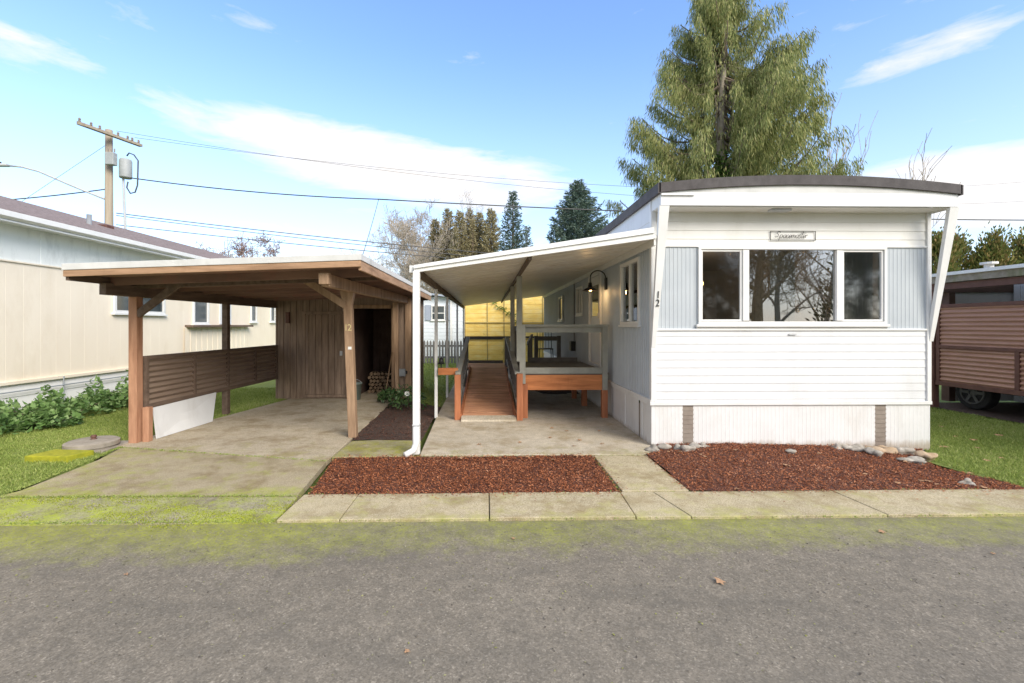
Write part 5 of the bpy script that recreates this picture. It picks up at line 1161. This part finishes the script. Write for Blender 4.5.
# big cedar
def cedar(loc, H, label):
    r0 = root('cedar_tree', loc, label, 'tree'); x0, y0, _ = loc
    trunk = MB().tube([(x0 + .1 * math.sin(z * .5), y0, z) for z in np.linspace(0, H, 14)], [.34 * (1 - k / 14) + .02 for k in range(14)], 9); trunk.build('trunk', M['barkgrey'], r0, smooth=True)
    br = MB(); PP = []; DD = []; LL = []; iP = []
    q = random.Random(3)
    def prof(z):
        t = z / H
        pts = [(0, 3.2), (.2, 4.2), (.38, 4.7), (.52, 4.3), (.62, 4.0), (.72, 3.3), (.82, 2.4), (.90, 1.4), (1, .15)]
        for (a, b_), (c, d) in zip(pts, pts[1:]):
            if a <= t <= c: return b_ + (d - b_) * (t - a) / (c - a)
        return .3
    nb = 270
    for k in range(nb):
        z = 2.4 + (H - 2.8) * (k / nb) ** .93; th_ = q.uniform(0, 6.283)
        R_ = prof(z) * q.uniform(.72, 1.12)
        # gap high on the right, long limbs low right
        dx, dy = math.cos(th_), math.sin(th_)
        if dx > .3 and .60 < z / H < .70: R_ *= .85
        if dx > .3 and z / H > .78: R_ *= .8
        if dx > .5 and .46 < z / H < .54: R_ *= .85
        if dx < -.2 and z / H > .6: R_ *= .9
        n = 8; pts = []
        for i in range(n + 1):
            t = i / n; rr = R_ * t; zz = z - .9 * R_ * .25 * math.sin(math.pi * min(t * 1.15, 1)) + .28 * R_ * max(0, t - .45) ** 1.3
            pts.append(Vector((x0 + dx * rr + q.uniform(-.06, .06), y0 + dy * rr + q.uniform(-.06, .06), zz)))
        br.tube(pts[:-1], [.05 * (1 - i / (n + 1)) + .006 for i in range(n)], 4, cap=False)
        ns = int(11 * R_) + 4
        for s in range(ns):
            t = (.22 + .78 * (s + q.random()) / ns); f = min(t * n, n - .001); i = int(f); P = pts[i].lerp(pts[i + 1], f - i)
            lat = q.uniform(-1, 1) * .20 * R_ * (1.1 - t * .75); P = P + Vector((-dy * lat, dx * lat, -abs(lat) * .25))
            m = 30; L_ = q.uniform(.35, .85)
            c = np.array(P)[None, :] + nr.normal(0, 1, (m, 3)) * np.array([.10, .10, .06]) - np.array([0, 0, 1.]) * nr.uniform(0, L_, (m, 1)) * .9
            d = np.column_stack([nr.normal(dx * .18, .20, m), nr.normal(dy * .18, .20, m), nr.uniform(-1.4, -.5, m)])
            PP.append(c); DD.append(d)
    P = np.concatenate(PP); D = np.concatenate(DD)
    ln_ = np.array([-.46, -.888]); rel = P[:, :2] - np.array([x0, y0]); al_ = rel @ ln_; pe_ = np.abs(rel[:, 0] * ln_[1] - rel[:, 1] * ln_[0])
    ok = ~((pe_ < .22 + .25 * nr.uniform(0, 1, len(P))) & (al_ > -.1) & (P[:, 2] > 6) & (P[:, 2] < 13.6) & (nr.uniform(0, 1, len(P)) < .93)); P = P[ok]; D = D[ok]; n = len(P)
    br.build('branches', M['bark'], r0)
    shards('crown', P, D, rdir(n), nr.uniform(.12, .34, n), nr.uniform(.018, .036, n), 'cedar', r0)
    m = 5000; a = nr.uniform(0, 6.283, m); zz = nr.uniform(2, 9.0, m); rr = .25 + np.abs(nr.normal(0, .35, m)) + (zz < 8) * nr.uniform(0, 2.6, m) * (8.5 - zz).clip(0) / 6
    P = np.column_stack([x0 + rr * np.cos(a), y0 - .3 + rr * np.sin(a), zz]); shards('ivy', P, rdir(m), rdir(m), .12, .12, 'ivy', r0)
cedar((10.35, 20, 0), 17.9, 'huge olive green cedar with drooping sprays rising behind the mobile home')
def conifer(name, loc, H, Rb, mat, label, nb=90, dens=10, group=None, leaf=(.16, .34), power=.9, top=.05):
    r0 = root(name, loc, label, 'tree', group); x0, y0, _ = loc; q = random.Random(int(x0 * 10) + 7)
    MB().tube([(x0, y0, 0), (x0, y0, H)], [.02 * H + .05, .02], 7).build('trunk', M['bark'], r0)
    PP = []; DD = []; br = MB()
    for k in range(nb):
        t = .06 + .94 * (k / nb) ** .9; z = H * t; th_ = k * 2.4 + q.uniform(-.3, .3); R_ = (Rb * (1 - t) ** power + top) * q.uniform(.75, 1.15); dx, dy = math.cos(th_), math.sin(th_)
        e = Vector((x0 + dx * R_, y0 + dy * R_, z + .18 * R_)); s_ = Vector((x0, y0, z)); mid = s_.lerp(e, .55) - Vector((0, 0, .14 * R_))
        br.tube([s_, mid, e], [.03, .02, .008], 3, cap=False)
        ns = max(3, int(dens * R_))
        for s in range(ns):
            tt = .12 + .88 * (s + q.random()) / ns; P = s_.lerp(mid, tt * 2) if tt < .5 else mid.lerp(e, tt * 2 - 1)
            lat = q.uniform(-.32, .32) * R_ * (1 - tt * .6); m = 9
            c = np.array(P + Vector((-dy * lat, dx * lat, -.05)))[None] + nr.normal(0, .09, (m, 3))
            d = np.column_stack([nr.normal(dx, .6, m), nr.normal(dy, .6, m), nr.normal(.05, .4, m)])
            PP.append(c); DD.append(d)
        m = 5
        PP.append(np.array(e)[None] + nr.normal(0, .05, (m, 3))); DD.append(np.column_stack([nr.normal(dx, .3, m), nr.normal(dy, .3, m), nr.normal(.4, .3, m)]))
    br.build('branches', M['bark'], r0); P = np.concatenate(PP); D = np.concatenate(DD); n = len(P)
    shards('crown', P, D, rdir(n), nr.uniform(*leaf, n) * (H / 12) ** .4, nr.uniform(.05, .09, n) * (H / 12) ** .4, mat, r0)
conifer('spruce_tree', (2.15, 38, 0), 12.6, 3.1, 'spruce', 'narrow blue green spruce left of the wider one', nb=150, dens=8)
conifer('spruce_tree', (7.15, 36, 0), 12.9, 5.0, 'spruce', 'wide blue green spruce above the awning roof', nb=260, dens=11, power=.72)
conifer('fir_tree', (4.0, 46, 0), 11.6, 1.6, 'fir', 'slim dark fir between the two blue spruces', nb=70, dens=7)
conifer('fir_tree', (3.2, 50, 0), 11.4, 1.5, 'fir', 'slim dark fir just behind the narrow spruce', nb=60, dens=7)
conifer('fir_tree', (-1.55, 50, 0), 13.2, 1.5, 'poplar', 'brownish conifer left of the narrow blue spruce', nb=90, dens=7)
def column(name, loc, H, Rm, mat, label, n, group=None, shape='flame', leaf=(.2, .45), w=(.05, .1)):
    r0 = root(name, loc, label, 'tree', group); x0, y0, _ = loc
    MB().tube([(x0, y0, 0), (x0, y0, H * .9)], [.12, .02], 6).build('trunk', M['bark'], r0)
    # upright limbs carrying the leaf clumps
    cl = []; br = MB(); q = random.Random(int(abs(x0) * 31) + 5)
    for k in range(46):
        t = q.uniform(.0, .95); a = q.uniform(0, 6.283)
        rad = Rm * (math.sin(math.pi * min(.999, (t * .92 + .10))) ** .55 if shape == 'flame' else (1 - t ** 3) ** .6) * q.uniform(.55, 1.05)
        cl.append((x0 + rad * math.cos(a), y0 + rad * math.sin(a), H * (.05 + .95 * t)))
        br.tube([(x0, y0, max(.1, H * t * .8)), cl[-1]], [.03, .01], 3, cap=False)
    if shape == 'flame': cl.append((x0, y0, H * .98))
    br.build('branches', M['bark'], r0)
    C = np.array(cl); idx = nr.integers(0, len(C), n); P = C[idx] + nr.normal(0, 1, (n, 3)) * np.array([Rm * .22, Rm * .22, H * .05])
    D = np.column_stack([P[:, 0] - x0, P[:, 1] - y0, np.full(n, Rm * 1.6)]) + rdir(n) * Rm * .7
    shards('crown', P, D, rdir(n), nr.uniform(*leaf, n), nr.uniform(*w, n), mat, r0)
for i, (px, h) in enumerate(((436, 12.4), (448, 13.3), (460, 12.8), (470, 13.6), (480, 12.9), (491, 13.1))):
    Y = 54 - (i % 3) * 2; X = (px - 487) / 460 * Y * 1.0
    conifer('cypress_tree', (X, Y, 0), h * 1.09 + (Y - 50) * .12, 2.15, 'poplar', ['brown tinged cypress leftmost of the tight row', 'tall brown cypress second in the tight row', 'brown cypress third in the tight row', 'tallest brown cypress in the middle right of the row', 'brown cypress fifth in the tight row', 'brown cypress at the right end of the tight row'][i], nb=170, dens=13, group='brown cypresses in a row', power=.62)
twig_tree('bare_tree', (-6.9, 42, 0), 9.0, 'large pale bare tree left of the brown cypresses', seed=5, levels=4, trunk_r=.26, kids=(6, 8), spread=.5, minr=.011)
twig_tree('bare_tree', (-9.5, 52, 0), 10.0, 'wide bare tree at the left of the tan winter trees', seed=41, levels=4, trunk_r=.24, kids=(6, 8), spread=.6, minr=.014)
twig_tree('bare_tree', (-7.6, 58, 0), 12.0, 'bare tree at the back between the wide one and the cypresses', seed=42, levels=4, trunk_r=.24, kids=(6, 8), spread=.6, minr=.015)
twig_tree('bare_tree', (-2.6, 56, 0), 13.5, 'bare tree standing behind the brown cypresses', seed=8, levels=4, trunk_r=.24, kids=(4, 6), spread=.5, minr=.012)
t_ = twig_tree('bare_tree', (-15.3, 31, 0), 6.3, 'reddish budding bare tree over the carport roof', 'barkred', seed=12, levels=4, trunk_r=.18, kids=(6, 8), spread=.62, minr=.014, up_bias=.15)
mv = np.array([v.co[:] for v in [c for c in t_.children if c.name.startswith('branches')][0].data.vertices]); sel = mv[nr.integers(0, len(mv), 3500)]; sel = sel[sel[:, 2] > 3] + np.array([-15.3, 31, 0])
shards('buds', sel, rdir(len(sel)), rdir(len(sel)), .11, .07, 'barkreddish_bud', t_)
twig_tree('bare_tree', (-18.6, 34, 0), 6.0, 'small reddish bare shrub tree behind the left roof', 'barkred', seed=14, levels=3, trunk_r=.12, kids=(6, 8), minr=.014)
for i, x_ in enumerate((20.5, 22.2, 24.0)):
    twig_tree('bare_sapling', (x_, 29, 0), 11.6 - i * .7, ['tall thin bare sapling right of the cedar', 'thin bare sapling in the middle above the roof', 'thin bare sapling farthest right above the roof'][i], 'barkgrey', seed=20 + i, levels=2, trunk_r=.09, kids=(5, 7), spread=.22, up_bias=.8, first=.3, minr=.015, sides=4)
# arborvitae on the right
xs_ = [24.9, 26.6, 27.9, 29.0, 30.2, 31.3, 32.9, 34.4, 36]
al = ['leftmost bronze tinged arborvitae at the corner of the home', 'second bronze arborvitae from the home', 'rounded arborvitae right of the slanted fin', 'green arborvitae in the gap above the neighbour roof', 'low green arborvitae in the middle of the hedge row', 'tall bronze arborvitae fourth from the frame edge', 'bronze arborvitae third from the frame edge', 'arborvitae second from the frame edge', 'arborvitae at the right frame edge']
for i, x_ in enumerate(xs_):
    column('arborvitae', (x_, 25 + (i % 2) * .8, 0), [6.5, 6.6, 6.7, 5.7, 6.5, 6.6, 6.3, 6.5, 6.6][i], .95, 'arbor', al[i], 9000, 'arborvitae row beyond the right neighbour', 'round', (.14, .3), (.06, .12))
# ------------------------------------------------------------------ the far side of the street (seen only in the window panes)
big = twig_tree('bare_maple', (11.9, -8.0, 0), 6.5, 'mossy bare maple across the street reflected in the front window', 'trunkr', seed=33, levels=4, trunk_r=.30, kids=(5, 7), spread=.75, up_bias=.22, first=.28, minr=.012, sides=7)
for i, (x_, y, h) in enumerate(((14.5, -13.5, 7.5), (17.5, -15, 8), (20.5, -13, 7), (16.2, -19, 9), (24, -20, 10))):
    twig_tree('bare_maple', (x_, y, 0), h, ['bare tree just beyond the mossy maple', 'bare tree third across the street', 'bare tree fourth across the street', 'bare tree in the second row across the street', 'bare tree at the right of the second row across the street'][i], ['trunkr', 'barkgrey', 'bark', 'bark', 'barkgrey'][i], seed=50 + i, levels=4, trunk_r=.2, kids=(4, 6), spread=.6, first=.12, minr=.014)
twig_tree('bare_maple', (34, -12, 0), 10, 'bare tree farther along the far side of the street', 'bark', seed=35, levels=4, trunk_r=.35, kids=(5, 7), spread=.6, minr=.02)
twig_tree('bare_maple', (-6, -11, 0), 10, 'bare tree across the street behind the viewer', 'bark', seed=36, levels=4, trunk_r=.35, kids=(5, 7), spread=.6, minr=.02)
for i, x_ in enumerate((12.6, 23.0, 34, -14, 3.0)):
    column('yew_tree', (x_, -15 - i * .3, 0), 8.5 - i * .5, 1.9, 'fir', ['dark evergreen across the street left of the maple', 'dark evergreen across the street right of the maple', 'dark evergreen farthest right across the street', 'dark evergreen far left across the street', 'dark evergreen straight behind the viewer'][i], 3500, None, 'round', (.2, .4), (.1, .2))  # first two evergreens added out of view to darken the side pane reflections
# ------------------------------------------------------------------ sky, sun, camera
SE, SA = 33, 143      # sun elevation, compass azimuth measured clockwise from +Y
w = bpy.data.worlds.new('World'); scn.world = w; w.use_nodes = True; nt = w.node_tree; nt.nodes.clear()
out = nt.nodes.new('ShaderNodeOutputWorld'); bg = nt.nodes.new('ShaderNodeBackground'); nt.links.new(bg.outputs[0], out.inputs[0])
sky = nt.nodes.new('ShaderNodeTexSky'); sky.sky_type = 'NISHITA'; sky.sun_disc = False; sky.sun_elevation = R(SE); sky.sun_rotation = R(SA)
sky.air_density = 1.0; sky.dust_density = .6; sky.ozone_density = 1.4
tc = nt.nodes.new('ShaderNodeTexCoord'); sx = nt.nodes.new('ShaderNodeSeparateXYZ'); nt.links.new(tc.outputs['Generated'], sx.inputs[0])
azi = math_(nt, 'ARCTAN2', sx.outputs[0], sx.outputs[1]); el = math_(nt, 'ARCSINE', sx.outputs[2])
def comb(x_, y, z=0.):
    c = nt.nodes.new('ShaderNodeCombineXYZ')
    for i, v in enumerate((x_, y, z)):
        if isinstance(v, (int, float)): c.inputs[i].default_value = v
        else: nt.links.new(v, c.inputs[i])
    return c.outputs[0]
vec = comb(math_(nt, 'MULTIPLY', azi, 2.2), math_(nt, 'MULTIPLY', el, 9.0), .7)
warp = nt.nodes.new('ShaderNodeTexNoise'); warp.inputs['Scale'].default_value = 1.5; nt.links.new(vec, warp.inputs['Vector'])
vm = nt.nodes.new('ShaderNodeVectorMath'); vm.operation = 'MULTIPLY_ADD'; nt.links.new(warp.outputs['Color'], vm.inputs[0]); vm.inputs[1].default_value = (.5, .5, .5); nt.links.new(vec, vm.inputs[2])
n1 = noise(nt, vm.outputs[0], 1.3, 10, .60)
n2 = noise(nt, vm.outputs[0], 3.2, 9, .62)
def blobm(a0, e0, ra, re, tilt=0.):
    da = math_(nt, 'SUBTRACT', azi, a0); de = math_(nt, 'SUBTRACT', el, e0); de = math_(nt, 'SUBTRACT', de, math_(nt, 'MULTIPLY', da, tilt))
    d = math_(nt, 'ADD', math_(nt, 'POWER', math_(nt, 'ABSOLUTE', math_(nt, 'DIVIDE', da, ra)), 2.), math_(nt, 'POWER', math_(nt, 'ABSOLUTE', math_(nt, 'DIVIDE', de, re)), 2.))
    return math_(nt, 'SUBTRACT', 1., d, clamp=True)
bands = math_(nt, 'ADD', blobm(-.20, .325, .50, .078, -.10), math_(nt, 'MULTIPLY', blobm(-.80, .39, .14, .04, 0), .6))
bands = math_(nt, 'ADD', bands, math_(nt, 'MULTIPLY', blobm(.77, .415, .16, .03, .10), .40))
bands = math_(nt, 'ADD', bands, math_(nt, 'MULTIPLY', blobm(.86, .20, .22, .07, -.15), .9))
low = math_(nt, 'SUBTRACT', 1., math_(nt, 'DIVIDE', el, .30), clamp=True)
dens = math_(nt, 'ADD', math_(nt, 'MULTIPLY', bands, .42), math_(nt, 'MULTIPLY', low, .17))
dens = math_(nt, 'ADD', dens, math_(nt, 'ADD', math_(nt, 'MULTIPLY', n1, .62), math_(nt, 'MULTIPLY', n2, .50)))
mask = ramp(nt, dens, [(.66, (0, 0, 0)), (.86, (.8, .8, .8)), (1.0, (1, 1, 1))])
behind = math_(nt, 'MULTIPLY', math_(nt, 'SUBTRACT', 0., sx.outputs[1], clamp=True), .8)
over = N(nt, 'ShaderNodeMapRange'); over.interpolation_type = 'SMOOTHSTEP'; nt.links.new(el, over.inputs[0]); over.inputs[1].default_value = .72; over.inputs[2].default_value = 1.0; over.inputs[4].default_value = .85
behind = math_(nt, 'MAXIMUM', behind, over.outputs[0])
mask = math_(nt, 'MAXIMUM', mask, behind)
CW = 3.75
hz_ = math_(nt, 'POWER', math_(nt, 'SUBTRACT', 1., math_(nt, 'DIVIDE', el, .55), clamp=True), 1.6)
skyb = mixc(nt, 1.0, sky.outputs[0], (.86, 1.02, 1.24), 'MULTIPLY')
skyc = mixc(nt, math_(nt, 'MULTIPLY', hz_, .62, clamp=True), skyb, (CW * .86, CW * .91, CW * 1.0))
fin = mixc(nt, mask, skyc, (CW * .95, CW * .94, CW * .96))
nt.links.new(fin, bg.inputs[0]); bg.inputs[1].default_value = .15
sd = bpy.data.lights.new('sun', 'SUN'); sd.energy = 2.0; sd.angle = R(32); sd.color = (1, .94, .84)
so = bpy.data.objects.new('sun', sd); COL.objects.link(so)
# direction to the sun
a = R(SA); e = R(SE); sv = Vector((math.sin(a) * math.cos(e), math.cos(a) * math.cos(e), math.sin(e)))
so.rotation_euler = sv.to_track_quat('Z', 'Y').to_euler(); so.location = sv * 30
cam = bpy.data.cameras.new('camera'); co = bpy.data.objects.new('camera', cam); COL.objects.link(co); scn.camera = co
cam.sensor_width = 36; cam.lens = 460 / 1024 * 36; cam.clip_start = .05; cam.clip_end = 2000
cam.shift_x = 15.4 / 1024; cam.shift_y = -16.5 / 1024
co.location = (0, 0, 1.62); co.rotation_euler = (R(90), 0, R(-1.2))
scn.view_settings.view_transform = 'Standard'; scn.view_settings.look = 'None'; scn.view_settings.use_white_balance = True; scn.view_settings.white_balance_temperature = 6800; scn.view_settings.exposure = 1.07; scn.view_settings.gamma = 1
